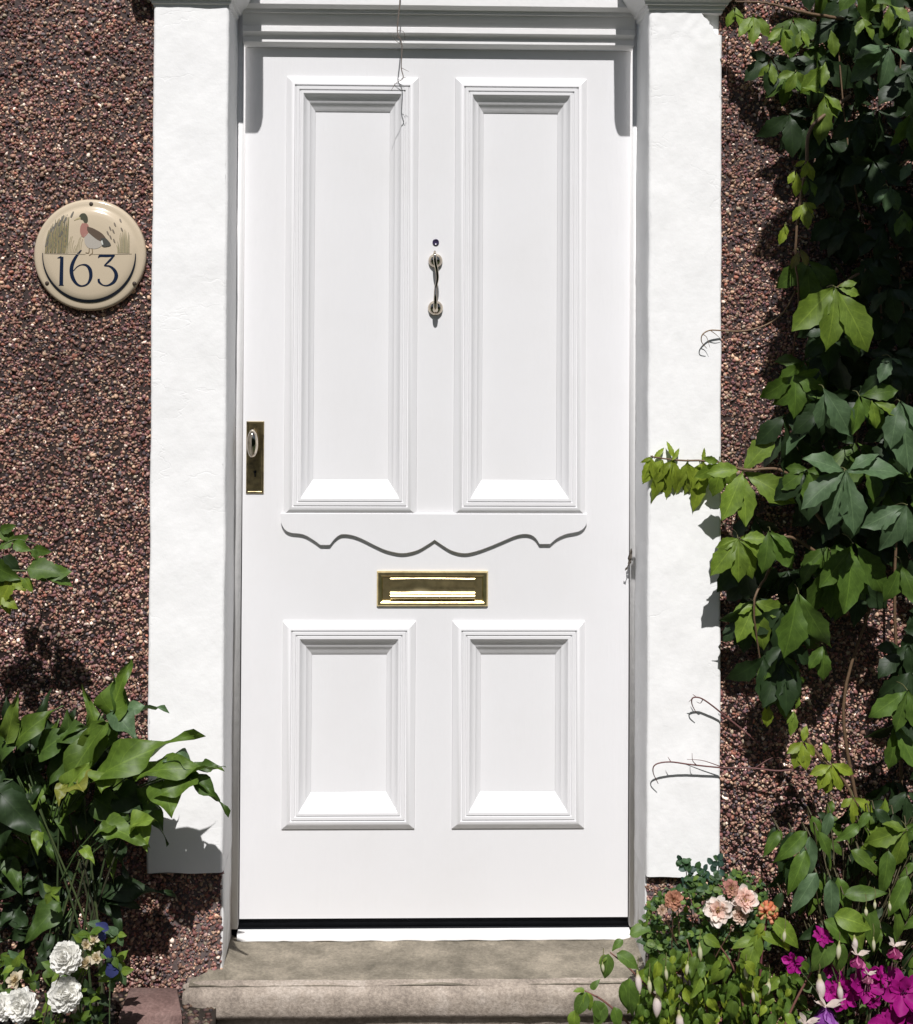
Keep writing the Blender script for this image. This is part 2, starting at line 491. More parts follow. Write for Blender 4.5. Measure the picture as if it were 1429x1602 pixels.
def pilaster(xo, xi, z0, z1, chip=False):
    """rounded section swept upward with an uneven hand-plastered face"""
    sgn = 1 if xi > xo else -1
    r = .006
    sec = [(xo, YW + .03)]
    for a in np.linspace(0, 90, 4): sec.append((xo + sgn * r * (1 - math.cos(R_(a))), r * (1 - math.sin(R_(a)))))
    for q in np.linspace(.03, .97, 70 if chip else 26): sec.append((xo + (xi - xo) * q, 0.0))
    for a in np.linspace(90, 0, 4): sec.append((xi - sgn * r * (1 - math.cos(R_(a))), r * (1 - math.sin(R_(a)))))
    for q in np.linspace(.12, 1, 7): sec.append((xi, r + (YF + .01 - r) * q))
    zs = list(np.linspace(z0, z1 - .1, 130)) + list(np.linspace(z1 - .098, z1, 60))
    if not chip: zs = list(np.linspace(z0, z1, 150))
    mb = MB(); n = len(sec); v = []
    for k, z in enumerate(zs):
        for (x, y) in sec:
            w = noise.noise((x * 16, y * 16, z * 11)) * .0018 + noise.noise((x * 60, y * 60 + 5, z * 45)) * .0007 + noise.noise((x * 4, 3, z * 3)) * .002
            side = noise.noise((1.5 * sgn, y * 20, z * 9)) * .0016 + noise.noise((8, y * 30, z * 60)) * .0006
            yy = y + (w if y < YW else 0)
            xx = x + side
            zz = z
            if k == 0: zz += .004 * noise.noise((x * 18, 0, 0))
            if chip:
                e = (ZCAP - z); q = abs(x - xo)
                lim = .031 + .006 * noise.noise((x * 90, 2, z * 90))
                if (q < lim and e < .016 + .02 * noise.noise((z * 60, x * 60, 9)) ** 2) or (q < lim - (e - .016) * .75 and e < .046):
                    yy += .021
            v.append((xx, yy, zz))
    f = [(k * n + j, k * n + j + 1, (k + 1) * n + j + 1, (k + 1) * n + j) for k in range(len(zs) - 1) for j in range(n - 1)]
    if sgn < 0: f = [q[::-1] for q in f]
    f.append(tuple(range(n))); f.append(tuple((len(zs) - 1) * n + j for j in range(n)))
    mb.add(v, f)
    return mb.build('pilaster', M_PLASTER, house, 'edges')
pl = pilaster(XL0, XL1, ZPL, ZCAP + .03)
pr = pilaster(XR1, XR0, ZPR, ZCAP + .03, True)

def jamb(xi, sgn, z1):
    mb = MB(); r = .005; v = []
    zs = np.linspace(-.02, z1, 24)
    sec = [(xi - sgn * .008, .026), (xi - sgn * .006, .022), (xi - sgn * .003, .0185), (xi - sgn * .0008, .0195)] + [(xi, y) for y in np.linspace(.021, YF + .01, 7)]
    for z in zs:
        for (x, y) in sec:
            cut = max(0, .20 - z)
            v.append((x + .0018 * noise.noise((x * 9, y * 14, z * 12)), y + .0015 * noise.noise((x * 40, 0, z * 40)) + (.10 * cut ** 1.3 if y < .0195 else 0), z))
    n = len(sec)
    f = [(k * n + j, k * n + j + 1, (k + 1) * n + j + 1, (k + 1) * n + j) for k in range(len(zs) - 1) for j in range(n - 1)]
    if sgn < 0: f = [q[::-1] for q in f]
    mb.add(v, f)
    mb.build('jamb', M_JAMB, house, 'edges')

# jamb paint: rusty grey scuffs low down by the threshold
M_JAMB, nt, b = nodes('scuffed jamb paint')
n1 = noise_node(nt, 22, 6, .7, stretch=(1, 1, .35))
g = nt.nodes.new('ShaderNodeNewGeometry'); sp_ = nt.nodes.new('ShaderNodeSeparateXYZ'); nt.links.new(g.outputs['Position'], sp_.inputs[0])
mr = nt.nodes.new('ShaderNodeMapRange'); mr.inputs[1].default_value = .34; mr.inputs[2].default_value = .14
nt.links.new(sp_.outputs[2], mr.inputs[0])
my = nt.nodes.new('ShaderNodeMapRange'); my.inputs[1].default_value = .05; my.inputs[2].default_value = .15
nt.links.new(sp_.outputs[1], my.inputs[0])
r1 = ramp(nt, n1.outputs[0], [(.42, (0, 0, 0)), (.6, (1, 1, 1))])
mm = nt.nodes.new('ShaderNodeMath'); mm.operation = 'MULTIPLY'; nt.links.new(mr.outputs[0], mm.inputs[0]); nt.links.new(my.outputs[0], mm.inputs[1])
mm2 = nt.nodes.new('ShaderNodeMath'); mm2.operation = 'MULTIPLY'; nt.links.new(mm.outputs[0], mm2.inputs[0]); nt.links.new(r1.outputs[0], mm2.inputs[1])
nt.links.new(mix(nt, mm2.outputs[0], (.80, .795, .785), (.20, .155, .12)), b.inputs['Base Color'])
b.inputs['Roughness'].default_value = .7
bump_of(nt, b, n1.outputs[0], .4, .004)
jamb(XL1, 1, ZPL + .002)
jamb(XR0, -1, ZPR + .002)

def capital(xo, xi):
    """moulded head of a pilaster, stepping outward as it rises, returned along the reveal"""
    sgn = 1 if xi > xo else -1
    u = M(1)
    prof = [(.0005, 12), (.004, 10), (.005, 5), (.010, 4), (.011, 1), (.018, -4), (.027, -10), (.034, -17), (.039, -23), (.043, -31), (.047, -43), (.050, -60), (.050, -120), (.045, -130)]
    prof = [(0.0, 16)] + prof
    mb = MB(); v = []
    for off, py in prof:
        z = ZCAP + (15 - py) * u
        k = [(xo - sgn * off, YW + .06), (xo - sgn * off, -off), (xi + sgn * off, -off), (xi + sgn * off, YF - .02)]
        v += [(x, y, z + .0009 * noise.noise((x * 30, 1, z * 50))) for x, y in k]
    f = []
    for k in range(len(prof) - 1):
        for j in range(3):
            q = (k * 4 + j, k * 4 + j + 1, k * 4 + 5 + j, k * 4 + 4 + j)
            f.append(q if sgn > 0 else q[::-1])
    m = (len(prof) - 1) * 4
    f.append((m, m + 1, m + 2, m + 3)); f.append((3, 2, 1, 0))
    mb.add(v, f)
    return mb
capital(XL0, XL1).build('capital', M_FRAME, pl, 'edges')
capital(XR1, XR0).build('capital', M_FRAME, pr, 'edges')

# door frame: two stiles, a moulded transom, fanlight above
frame_l = MB(); frame_r = MB()
zb = zat(1452, YF); zt = zat(-300, YF)
ZDT, ZDB = zat(76, YD), zat(1436, YD)
for mb, xa, xb in ((frame_l, XL1 - .01, FXL - .0025), (frame_r, FXR + .0025, XR0 + .01)):
    x0, x1 = min(xa, xb), max(xa, xb)
    mb.prism([(x0, zb), (x1, zb), (x1, zt), (x0, zt)], YF, .26)
df = frame_l.build('door_frame', M_FRAME, house, False)
frame_r.build('stile', M_FRAME, df, False)
tr = MB()
prof = [(-60, .1165), (2.5, .1165), (3, .1165), (8.5, .1165), (10, .121), (15, .128), (16.5, .1335), (18, .1335), (22, .134), (23, .139), (27, .1395), (33, .1445), (40, .1475), (43, .148), (43.4, .1455), (51.5, .1455), (53, .149), (57, .156), (60, .158), (60.3, .1575), (68, .1575), (70, .161), (74, .167), (76, .174)]
v = []; nseg = 24
for py, y in prof:
    for k in range(nseg + 1):
        x = FXL - .004 + (FXR - FXL + .008) * k / nseg
        v.append((x, y, zat(py, y) + .0004 * noise.noise((x * 10, py * .1, 0))))
n = nseg + 1
f = [(a * n + k, (a + 1) * n + k, (a + 1) * n + k + 1, a * n + k + 1) for a in range(len(prof) - 1) for k in range(nseg)]
e = len(v); last = (len(prof) - 1) * n
v += [(FXL - .004, .26, zat(76, .174)), (FXR + .004, .26, zat(76, .174)), (FXL - .004, .26, zat(-60, .1165)), (FXR + .004, .26, zat(-60, .1165))]
f += [(last, e, e + 1, last + nseg), (0, nseg, e + 3, e + 2)]
tr.add(v, f)
tr.build('transom', M_FRAME, df, 'edges')
fl = MB(); fl.box((FXL - .004, .2, zat(-60, .2)), (FXR + .004, .205, zt)); fl.build('fanlight', M_GLASS, df, False)
# threshold: white painted sill strip and near-black filling for the shade of the gap behind it
sl = MB()
ZS = zat(1457, YF)
sx = np.linspace(FXL - .003, FXR + .003, 60)
v = []
for x in sx:
    lo = zat(1470, YF) + .0025 * noise.noise((x * 22, 0, 0)) + .0015 * noise.noise((x * 70, 4, 0))
    v += [(x, YF + .014, ZS + .0005), (x, YF + .001, ZS - .0005 + .0006 * noise.noise((x * 40, 2, 0))), (x, YF - .003, ZS - .006), (x, YF - .004, lo), (x, YF + .002, lo - .004)]
f = [(a * 5 + k, a * 5 + k + 1, a * 5 + 6 + k, a * 5 + 5 + k) for a in range(len(sx) - 1) for k in range(4)]
sl.add(v, f)
sl.build('sill', M_FRAME, df, 'edges')
se = MB(); se.box((FXL - .02, YF + .0145, ZS - .05), (FXR + .02, .30, ZS + .0)); se.box((FXL - .02, YD + .0095, ZS - .01), (FXR + .02, .30, ZDB + .03))
se.build('gap_shade', M_BLACK, df, False)

# ------------------------------------------------------------------ front door
door = thing('front_door', ((FXL + FXR) / 2, YD + .02, ZDB), 'white painted four-panel front door with brass letterbox, knob and knocker', 'door')
PXL = [(444.5, 652), (709.5, 916)]                 # moulding outlines, photo px
panels = []
for (a, b_) in PXL:
    panels.append((xat(a, YD), xat(b_, YD), zat(806, YD), zat(122, YD)))
    panels.append((xat(a, YD), xat(b_, YD), zat(1296, YD), zat(971, YD)))
lf = MB()
gxs = sorted({FXL, FXR} | {p[0] + .004 for p in panels} | {p[1] - .004 for p in panels})
gzs = sorted({ZDB, ZDT - .002} | {p[2] + .004 for p in panels} | {p[3] - .004 for p in panels})
for i in range(len(gxs) - 1):
    for j in range(len(gzs) - 1):
        cx, cz = (gxs[i] + gxs[i + 1]) / 2, (gzs[j] + gzs[j + 1]) / 2
        if any(p[0] < cx < p[1] and p[2] < cz < p[3] for p in panels): continue
        lf.add([(gxs[i], YD, gzs[j]), (gxs[i + 1], YD, gzs[j]), (gxs[i + 1], YD, gzs[j + 1]), (gxs[i], YD, gzs[j + 1])], [(0, 1, 2, 3)])
x0, x1, z0, z1 = FXL, FXR, ZDB, ZDT - .002
lf.add([(x0, YD, z0), (x1, YD, z0), (x1, YD, z1), (x0, YD, z1), (x0, YD + .045, z0), (x1, YD + .045, z0), (x1, YD + .045, z1), (x0, YD + .045, z1)],
       [(0, 4, 5, 1), (1, 5, 6, 2), (2, 6, 7, 3), (3, 7, 4, 0), (4, 7, 6, 5)])
lf.build('door_leaf', M_DOOR, door, False)
MP = [(0, 0), (.6, 3.5), (3, 5.5), (7, 9.5), (11, 12), (13.5, 12.6), (14, 10), (15.5, 9.6), (16.2, 12.2), (20.5, 12.2), (21, 9.6), (22.3, 9.4), (23, 11.8), (26.8, 11.8), (27.5, 10.5), (28.8, 7), (31, 3), (34, .2), (36.5, -1.6), (37.2, -3.4), (41, -7.6), (44.3, -10.2), (45, -12), (47, -12.2)]
def moulding(p):
    mb = MB(); v = []; u = M(1, YD)
    for off, dep in MP:
        ox = off * u
        oz = (off if off < 27 else 27 + (off - 27) * 1.5) * u
        y = YD - dep * .001
        v += [(p[0] + ox, y, p[2] + oz), (p[1] - ox, y, p[2] + oz), (p[1] - ox, y, p[3] - oz), (p[0] + ox, y, p[3] - oz)]
    f = [(k * 4 + j, k * 4 + (j + 1) % 4, k * 4 + 4 + (j + 1) % 4, k * 4 + 4 + j) for k in range(len(MP) - 1) for j in range(4)]
    mb.add(v, f)
    return mb
for p in panels:
    u = M(1, YD); ox, oz = 45.5 * u, (27 + 18.5 * 1.5) * u
    pn = MB()
    nxp, nzp = 8, 24
    v = []
    for j in range(nzp + 1):
        for i in range(nxp + 1):
            x = p[0] + ox + (p[1] - p[0] - 2 * ox) * i / nxp; z = p[2] + oz + (p[3] - p[2] - 2 * oz) * j / nzp
            v.append((x, YD + .012 + .0005 * noise.noise((x * 7, 0, z * 4)), z))
    pn.add(v, [(j * (nxp + 1) + i, j * (nxp + 1) + i + 1, (j + 1) * (nxp + 1) + i + 1, (j + 1) * (nxp + 1) + i) for j in range(nzp) for i in range(nxp)])
    po = pn.build('panel', M_DOOR, door)
    moulding(p).build('moulding', M_DOOR, po, 'edges')
# shaped apron under the upper panels
ap_ = [(55, 92), (60, 112), (75, 135), (100, 147), (130, 150), (160, 157), (195, 177), (225, 199), (265, 199), (285, 174), (305, 158), (325, 153), (360, 157), (400, 171), (450, 196), (500, 219), (550, 232), (590, 234), (640, 222), (680, 200), (715, 177),
       (750, 201), (790, 224), (840, 235), (890, 227), (950, 206), (1010, 181), (1060, 160), (1100, 152), (1130, 157), (1150, 172), (1165, 195), (1210, 195), (1240, 170), (1280, 152), (1330, 142), (1355, 126), (1368, 104), (1368, 72), (55, 74)]
pts = []
keep = [0, 7, 8, 20, 31, 32, 38, 39]
curve = [ap_[0:8], ap_[7:9], ap_[8:21], ap_[20:32], ap_[31:33], ap_[32:38]]
for seg in curve:
    c = bez([(420 + a / 2.748, 780 + b_ / 2.748, 0) for a, b_ in seg], 3 * len(seg))
    pts += [tuple(q[:2]) for q in c[:-1]]
pts += [(420 + 1368 / 2.748, 780 + 104 / 2.748), (917.5, 803.5), (440.5, 803.5)]
low = np.array([(P(a, b_, YD)[0], P(a, b_, YD)[2]) for a, b_ in pts[:-2]])
apb = MB()
zt_ = P(690, 803.5, YD)[2]
v = []
for x, z in low:
    v += [(x, YD - .001, zt_ + .0024), (x, YD - .0082, zt_), (x, YD - .0082, z + .0014), (x, YD - .0068, z), (x, YD + .002, z)]
nl = len(low)
apb.add(v, [(i * 5 + k + 1, i * 5 + k, i * 5 + 5 + k, i * 5 + 6 + k)[::-1] for i in range(nl - 1) for k in range(4)] + [(0, 1, 2, 3, 4), tuple((nl - 1) * 5 + k for k in (4, 3, 2, 1, 0))])
apb.build('apron', M_DOOR, door, 'edges')

# brass letterbox
lb = MB()
a, b_ = P(590, 893, YD), P(763.5, 948, YD)
x0, x1, z1, z0 = a[0], b_[0], a[2], b_[2]
u = M(1, YD)
def ringloft(mb, x0, x1, z0, z1, prof, cap=True, col=(1, 1, 1)):
    v = []
    for off, dep in prof:
        v += [(x0 + off, YD - dep, z0 + off), (x1 - off, YD - dep, z0 + off), (x1 - off, YD - dep, z1 - off), (x0 + off, YD - dep, z1 - off)]
    f = [(k * 4 + j, k * 4 + (j + 1) % 4, k * 4 + 4 + (j + 1) % 4, k * 4 + 4 + j) for k in range(len(prof) - 1) for j in range(4)]
    if cap: m = (len(prof) - 1) * 4; f.append((m, m + 1, m + 2, m + 3))
    mb.add(v, f, col)
ringloft(lb, x0, x1, z0, z1, [(0, -.001), (0, .003), (.003, .007), (.008, .008), (.011, .0065), (.013, .003)])
lo = lb.build('letterbox', M_BRASS, door, 'edges')
fb = MB()
a, b_ = P(611, 903.5, YD), P(743, 938, YD)
zz0, zz1 = b_[2], a[2]
# bowed flap: gently curved in section so it catches the sun along its foot
sec = [(0, .0055), (.01, .0062), (.06, .0066), (.2, .0064), (.38, .0062), (.6, .0066), (.67, .0078), (.73, .0112), (.78, .0138), (.83, .0146), (.89, .0132), (.97, .008), (1, .003)]
v = []; nk = 26
for q, dep in sec:
    for k in range(nk + 1):
        x = a[0] + (b_[0] - a[0]) * k / nk
        v.append((x, YD - dep - .0009 * noise.noise((x * 34, q * 3, 0)) - .0022 * noise.noise((x * 11 + 4, q * 1.5, 3)) * min(1, q * 8, (1 - q) * 8), zz1 + (zz0 - zz1) * q))
fb.add(v, [((i + 1) * (nk + 1) + k, (i + 1) * (nk + 1) + k + 1, i * (nk + 1) + k + 1, i * (nk + 1) + k) for i in range(len(sec) - 1) for k in range(nk)])
fb.build('flap', M_BRASS, lo)

# knob on its long plate
kb = MB()
a, b_ = P(386, 659, YD), P(413, 772, YD)
ringloft(kb, a[0], b_[0], b_[2], a[2], [(0, -.001), (0, .0018), (.0015, .0035), (.004, .0035), (.005, .0028)])
ko = kb.build('lock_plate', M_BRASSD, door, 'edges')
kn = MB()
kc = P(398, 692, YD)
kn.lathe(kc, (0, -1, 0), [(0, .009), (.012, .008), (.018, .0075), (.02, .011), (.024, .0165), (.030, .020), (.036, .0205), (.042, .018), (.046, .0135), (.0485, .007), (.0492, .0015)], 32, sx=.58, xdir=(1, 0, 0))
kn_o = MB()
kn.v = [np.stack([q[:, 0], q[:, 1], kc[2] + (q[:, 2] - kc[2]) * 1.5], 1) for q in kn.v]
kn.build('knob', M_STEEL, ko)
kh = MB()
c = P(399.5, 738, YD)
kh.lathe(c + np.array([0, -.0026, 0]), (0, -1, 0), [(0, .0032), (.001, .0032)], 14)
kh.box((c[0] - .0014, YD - .0036, c[2] - .011), (c[0] + .0014, YD - .0027, c[2]))
kh.build('keyhole', M_BLACK, ko, False)
# knocker: two roses joined by a slim swan-necked striker
kk = MB()
c1_, c2_ = P(681.5, 408, YD), P(681.5, 482, YD)
kk.lathe(c1_, (0, -1, 0), [(-.001, .0155), (.003, .0155), (.007, .0145), (.011, .011), (.014, .007), (.015, .001)], 24)
kno = kk.build('knocker', M_STEEL, door)
k2 = MB()
k2.lathe(c2_, (0, -1, 0), [(-.001, .0165), (.003, .0165), (.008, .015), (.012, .011), (.0145, .006), (.015, .001)], 24)
k2.build('striker_plate', M_STEEL, kno)
k3 = MB()
pts = [(680.5, 393, .020), (680.5, 400, .026), (681.5, 412, .028), (684, 425, .027), (684.5, 437, .027), (682, 450, .029), (681.5, 465, .033), (681.5, 478, .031), (681.5, 484, .022), (681.5, 485, .012)]
cv = bez([P(px, py, YD - d) for px, py, d in pts], 46)
k3.tube(cv, np.interp(np.linspace(0, 1, 46), [0, .1, .3, .55, .8, .93, 1], [.0022, .0042, .0038, .0032, .0048, .0062, .005]), 10)
k3.build('striker', M_STEEL, kno)
ph_ = MB(); c = P(682, 379, YD)
ph_.lathe(c, (0, -1, 0), [(-.001, .0072), (.002, .0072), (.0025, .0055), (.0012, .0045)], 20)
ph_.build('peephole', plain('dark lens', (.04, .03, .07), .25), door)

# ------------------------------------------------------------------ doorstep
step = thing('doorstep', (0.07, 0.05, 0), 'worn doorstep of grey concrete with a rounded pinkish stone edge below the door', 'doorstep')
ZT = P(690, 1471, YF)[2]
yfr = PZ(690, 1541, ZT - .006)[1]
xs0 = PZ(285, 1548, ZT - .01)[0]
tb = MB()
nxs, nys = 90, 16
xa, xb = XL1 - .03, XR0 + .03
v = []
for j in range(nys + 1):
    y = YF + .012 + (yfr - YF - .012) * j / nys
    xw = xs0 + .012 if y < -.004 else xa
    for i in range(nxs + 1):
        x = xw + (xb - xw) * i / nxs
        ed = min(x - XL1, XR0 - x)
        z = ZT - .006 * j / nys + .002 * noise.noise((x * 8, y * 8, 0)) + .001 * noise.noise((x * 30, y * 30, 0)) + .010 * math.exp(-max(ed, 0) / .014) * (y > -.004)
        v.append((x, y, z))
n = nxs + 1
f = [((j + 1) * n + i, (j + 1) * n + i + 1, j * n + i + 1, j * n + i) for j in range(nys) for i in range(nxs)]
tb.add(v, f)
tb.build('tread', M_CONC, step)
ns = MB()
xs0 = PZ(285, 1548, ZT - .01)[0]; xs1 = xat(1115, -.05)
zlow = P(690, 1591, yfr - .02)[2]
prof = [(.02, .004), (.008, .003), (.003, .0008), (-.001, -.002), (-.008, -.004), (-.014, -.009), (-.017, -.016), (-.018, -.03), (-.018, zlow - ZT + .012), (-.014, zlow - ZT + .003), (-.006, zlow - ZT)]
prof = [(a + yfr, ZT - .007 + b_) for a, b_ in prof]
v = []; nxs = 140
for i in range(nxs + 1):
    x = xs0 + (xs1 - xs0) * i / nxs
    e = min(i, 6) / 6
    for k, (y, z) in enumerate(prof):
        yy = y + .0035 * noise.noise((x * 6, k * .3, 0)) + .0018 * noise.noise((x * 28, k * .8, 3)) + (1 - math.sin(e * math.pi / 2)) * .018 * (1 if k > 2 else 0)
        zz = z + .002 * noise.noise((x * 7, k * .4, 7)) + .0012 * noise.noise((x * 45, k * .9, 1)) - (1 - math.sin(e * math.pi / 2)) * .006 * (1 if k < 8 else 0)
        v.append((x, yy, zz))
n = len(prof)
f = [(i * n + k, i * n + k + 1, (i + 1) * n + k + 1, (i + 1) * n + k) for i in range(nxs) for k in range(n - 1)]
f.append(tuple(range(n))[::-1])
ns.add(v, f)
# body below and the flat top return in front of the wall foot
ns.box((xs0 + .006, yfr + .0, .0), (xs1, YW + .01, ZT - .009))
ns.build('edging', M_NOSE, step)
bs = MB(); bs.box((xs0 + .03, yfr + .012, -.03), (xs1, .2, zlow + .001)); bs.box((xa, YW + .01, 0), (xb, .2, ZT - .012)); bs.build('riser', M_CONC, step, False)

# red paver and gravelly strip at the wall foot
pv = thing('paver', PZ(240, 1562, .06), 'dull red paver lying beside the left end of the doorstep', 'paver')
zp = P(240, 1547, -.015)[2]
q = [PZ(px, py, zp) for px, py in ((203, 1547), (278, 1548), (285, 1590), (186, 1590))]
vv = [tuple(p_) for p_ in q] + [(p_[0], p_[1], 0) for p_ in q]
cen = np.mean(np.array(q), 0)
ins = [tuple(p_ + (cen - p_) * .05 + np.array([0, 0, .004])) for p_ in q]
pb = MB(); pb.add(vv + ins, [(0, 4, 5, 1), (1, 5, 6, 2), (2, 6, 7, 3), (3, 7, 4, 0), (0, 1, 9, 8), (1, 2, 10, 9), (2, 3, 11, 10), (3, 0, 8, 11), (8, 9, 10, 11)])
pb.build('slab', M_PAVER, pv, False)
gvb = MB()
n = 900
gx = rng.uniform(xat(-60), XL1 - .005, n); gy = rng.uniform(-.16, .015, n)
for x, y in zip(gx, gy):
    r = rng.uniform(.002, .007)
    vv = ICO * (1 + rng.uniform(-.25, .25, (12, 1))) * np.array([r * 1.2, r, r * .8]) + np.array([x, y, zp - .022 + rng.uniform(-.003, .003)])
    gvb.add(vv, [ICF], PAL[rng.choice(len(PAL), p=PW_)] * rng.uniform(.3, .8))
gvb.box((xat(-80), -.165, -.01), (XL1 - .004, .03, zp - .022), (.03, .023, .018))
gr_ = gvb.build('gravel', M_PEBBLE); gr_['kind'] = 'structure'

# ------------------------------------------------------------------ house number plaque
PC = P(143, 399.5, YW); PR = M(86.5, YW)
plq = thing('house_number_plaque', (PC[0], YW, PC[2] - PR), 'round cream ceramic house number plaque with a painted duck and the number 163', 'house number')
CRM = (.54, .45, .33)
DP = [(0, .026), (.3, .0258), (.55, .0252), (.7, .0243), (.77, .0228), (.81, .0205), (.845, .0178), (.87, .0166), (.9, .0162), (.95, .0158), (.98, .0142), (1.0, .010), (1.0, .002), (.97, -.004)]
def dome(r): return np.interp(r, [a for a, _ in DP], [b_ for _, b_ in DP])
pm = MB()
NA = 72
v = [(PC[0], YW - .026, PC[2])]
for r, d in DP[1:]:
    for k in range(NA):
        a = 2 * math.pi * k / NA
        v.append((PC[0] + PR * r * math.cos(a), YW - d, PC[2] + PR * r * math.sin(a)))
f = [(0, 1 + k, 1 + (k + 1) % NA) for k in range(NA)]
for j in range(len(DP) - 2):
    f += [(1 + j * NA + k, 1 + (j + 1) * NA + k, 1 + (j + 1) * NA + (k + 1) % NA, 1 + j * NA + (k + 1) % NA) for k in range(NA)]
pm.add(v, f, CRM)
pdisc = pm.build('disc', M_CERAMIC, plq)
def pq(cx, cy, lift=.0005):
    """a point of the painted face, given in the close-up's pixels (7.145 per photo pixel)"""
    dx, dz = (cx - 732) / 612 * 1.0, -(cy - 712) / 616 * 1.0
    r = math.hypot(dx, dz)
    return (PC[0] + dx * PR, YW - dome(min(r, 1)) - lift, PC[2] + dz * PR)
def stroke(mb, pts, w, col, n=20, lift=.0006, smooth=True):
    pts = np.array([(a, b_, 0) for a, b_ in pts], float)
    c = bez(pts, n) if smooth and len(pts) > 2 else np.array([pts[0] + (pts[-1] - pts[0]) * t for t in np.linspace(0, 1, 6)]) if len(pts) == 2 else pts
    t = np.gradient(c, axis=0); t /= np.linalg.norm(t, axis=1)[:, None] + 1e-9
    nn_ = np.stack([-t[:, 1], t[:, 0]], 1)
    ww = np.interp(np.linspace(0, 1, len(c)), np.linspace(0, 1, len(w)), w) if hasattr(w, '__len__') else np.full(len(c), w)
    v = []
    for k in range(len(c)):
        v.append(pq(c[k, 0] + nn_[k, 0] * ww[k] / 2, c[k, 1] + nn_[k, 1] * ww[k] / 2, lift)); v.append(pq(c[k, 0] - nn_[k, 0] * ww[k] / 2, c[k, 1] - nn_[k, 1] * ww[k] / 2, lift))
    mb.add(v, [(2 * k, 2 * k + 1, 2 * k + 3, 2 * k + 2) for k in range(len(c) - 1)], col)
def blob(mb, pts, col, lift=.0006):
    c = [pq(a, b_, lift) for a, b_ in bez([(a, b_, 0) for a, b_ in pts + pts[:1]], 26)[:-1, :2]]
    cen = tuple(np.mean(np.array(c), 0)); n = len(c)
    mb.add([cen] + c, [(0, 1 + k, 1 + (k + 1) % n) for k in range(n)], col)
NAVY = (.012, .02, .045)
nb = MB()
stroke(nb, [(395, 750), (440, 738)], [6, 26], NAVY)
stroke(nb, [(443, 735), (437, 1050)], [36, 42], NAVY)
stroke(nb, [(410, 1048), (465, 1048)], 8, NAVY)
nb.build('digit', M_CERAMIC, pdisc, False)
nb = MB()
stroke(nb, [(655, 660), (600, 730), (560, 810), (548, 890), (565, 970), (610, 1035), (665, 1055), (725, 1030), (758, 960), (752, 880), (715, 830), (660, 822), (610, 845), (570, 890)],
       [12, 28, 38, 42, 40, 26, 16, 20, 36, 40, 26, 12, 10, 8], NAVY, 60)
nb.build('digit', M_CERAMIC, pdisc, False)
nb = MB()
stroke(nb, [(838, 745), (860, 722), (930, 722), (1015, 718)], [8, 28, 26, 22], NAVY, 24)
stroke(nb, [(1015, 712), (965, 770), (905, 830)], [14, 24, 14], NAVY, 14)
stroke(nb, [(905, 830), (965, 838), (1015, 880), (1035, 940), (1010, 1005), (950, 1045), (895, 1045), (850, 1010), (845, 975)], [12, 20, 34, 42, 34, 18, 12, 26, 24], NAVY, 44)
nb.build('digit', M_CERAMIC, pdisc, False)
nb = MB()
arc = []
for a in np.linspace(R_(178), R_(362), 60):
    arc.append((732 + 505 * math.cos(a), 712 - 510 * math.sin(a)))
stroke(nb, arc, [8, 16, 22, 26, 30, 32, 32, 32, 30, 26, 22, 16, 8], (.02, .025, .04), 90, .0008)
nb.build('border_line', M_CERAMIC, pdisc, False)
dk = MB()
blob(dk, [(625, 285), (650, 258), (690, 258), (718, 300), (718, 350), (690, 365), (665, 330), (640, 320)], (.02, .03, .02))
stroke(dk, [(640, 305), (600, 320), (570, 335)], [20, 14, 4], (.42, .36, .2))
blob(dk, [(660, 365), (715, 370), (735, 420), (715, 490), (670, 520), (640, 470), (640, 410)], (.34, .15, .13))
blob(dk, [(690, 490), (760, 480), (850, 530), (890, 590), (830, 640), (740, 640), (690, 580)], (.40, .37, .33))
blob(dk, [(715, 400), (790, 425), (880, 480), (920, 540), (860, 560), (780, 510), (720, 450)], (.07, .045, .035), .0009)
blob(dk, [(865, 530), (920, 530), (975, 600), (930, 622), (880, 615)], (.025, .035, .04), .0011)
stroke(dk, [(875, 555), (885, 600)], 16, (.6, .62, .58), lift=.0014)
stroke(dk, [(740, 640), (735, 690), (700, 690)], 9, (.16, .11, .06)); stroke(dk, [(770, 640), (775, 690), (740, 720)], 9, (.16, .11, .06))
dk.c = [q * .9 + np.array(CRM) * .1 for q in dk.c]
dk.build('painted_duck', M_CERAMIC, pdisc, False)
rd = MB()
for k in range(26):
    x = 255 + k * 9.5; h = 230 + 190 * math.sin(min(1, (k + 2) / 20) * 1.5) * rng.uniform(.8, 1.05)
    cc = [(.16, .14, .05), (.09, .10, .05), (.2, .15, .06), (.04, .05, .05)][k % 4]
    stroke(rd, [(x + rng.uniform(-8, 8), 695), (x + 12, 695 - h * .5), (x + 28 + rng.uniform(-10, 12), 695 - h)], [12, 15, 5], cc, 8)
for x, y in ((285, 520), (325, 430), (360, 390), (410, 360), (440, 305), (470, 325), (545, 265), (430, 480), (270, 590)):
    stroke(rd, [(x - 10, y + 35), (x + 14, y - 30)], [16, 22, 12], (.035, .045, .05), lift=.001)
for k in range(12):
    x = 1050 + k * 11; h = 260 * math.sin((k + 2) / 14 * 2.4)
    stroke(rd, [(x, 690), (x + rng.uniform(-8, 8), 690 - h * .5), (x - 10 + rng.uniform(-16, 10), 690 - h)], [10, 13, 4], [(.26, .23, .13), (.2, .19, .12), (.3, .25, .16)][k % 3], 8)
for x, y in ((940, 470), (970, 515), (1010, 555), (965, 420), (1015, 375), (1070, 330), (1090, 430), (1000, 450)):
    stroke(rd, [(x - 10, y - 20), (x + 10, y + 22)], [10, 18, 8], (.10, .085, .08), lift=.001)
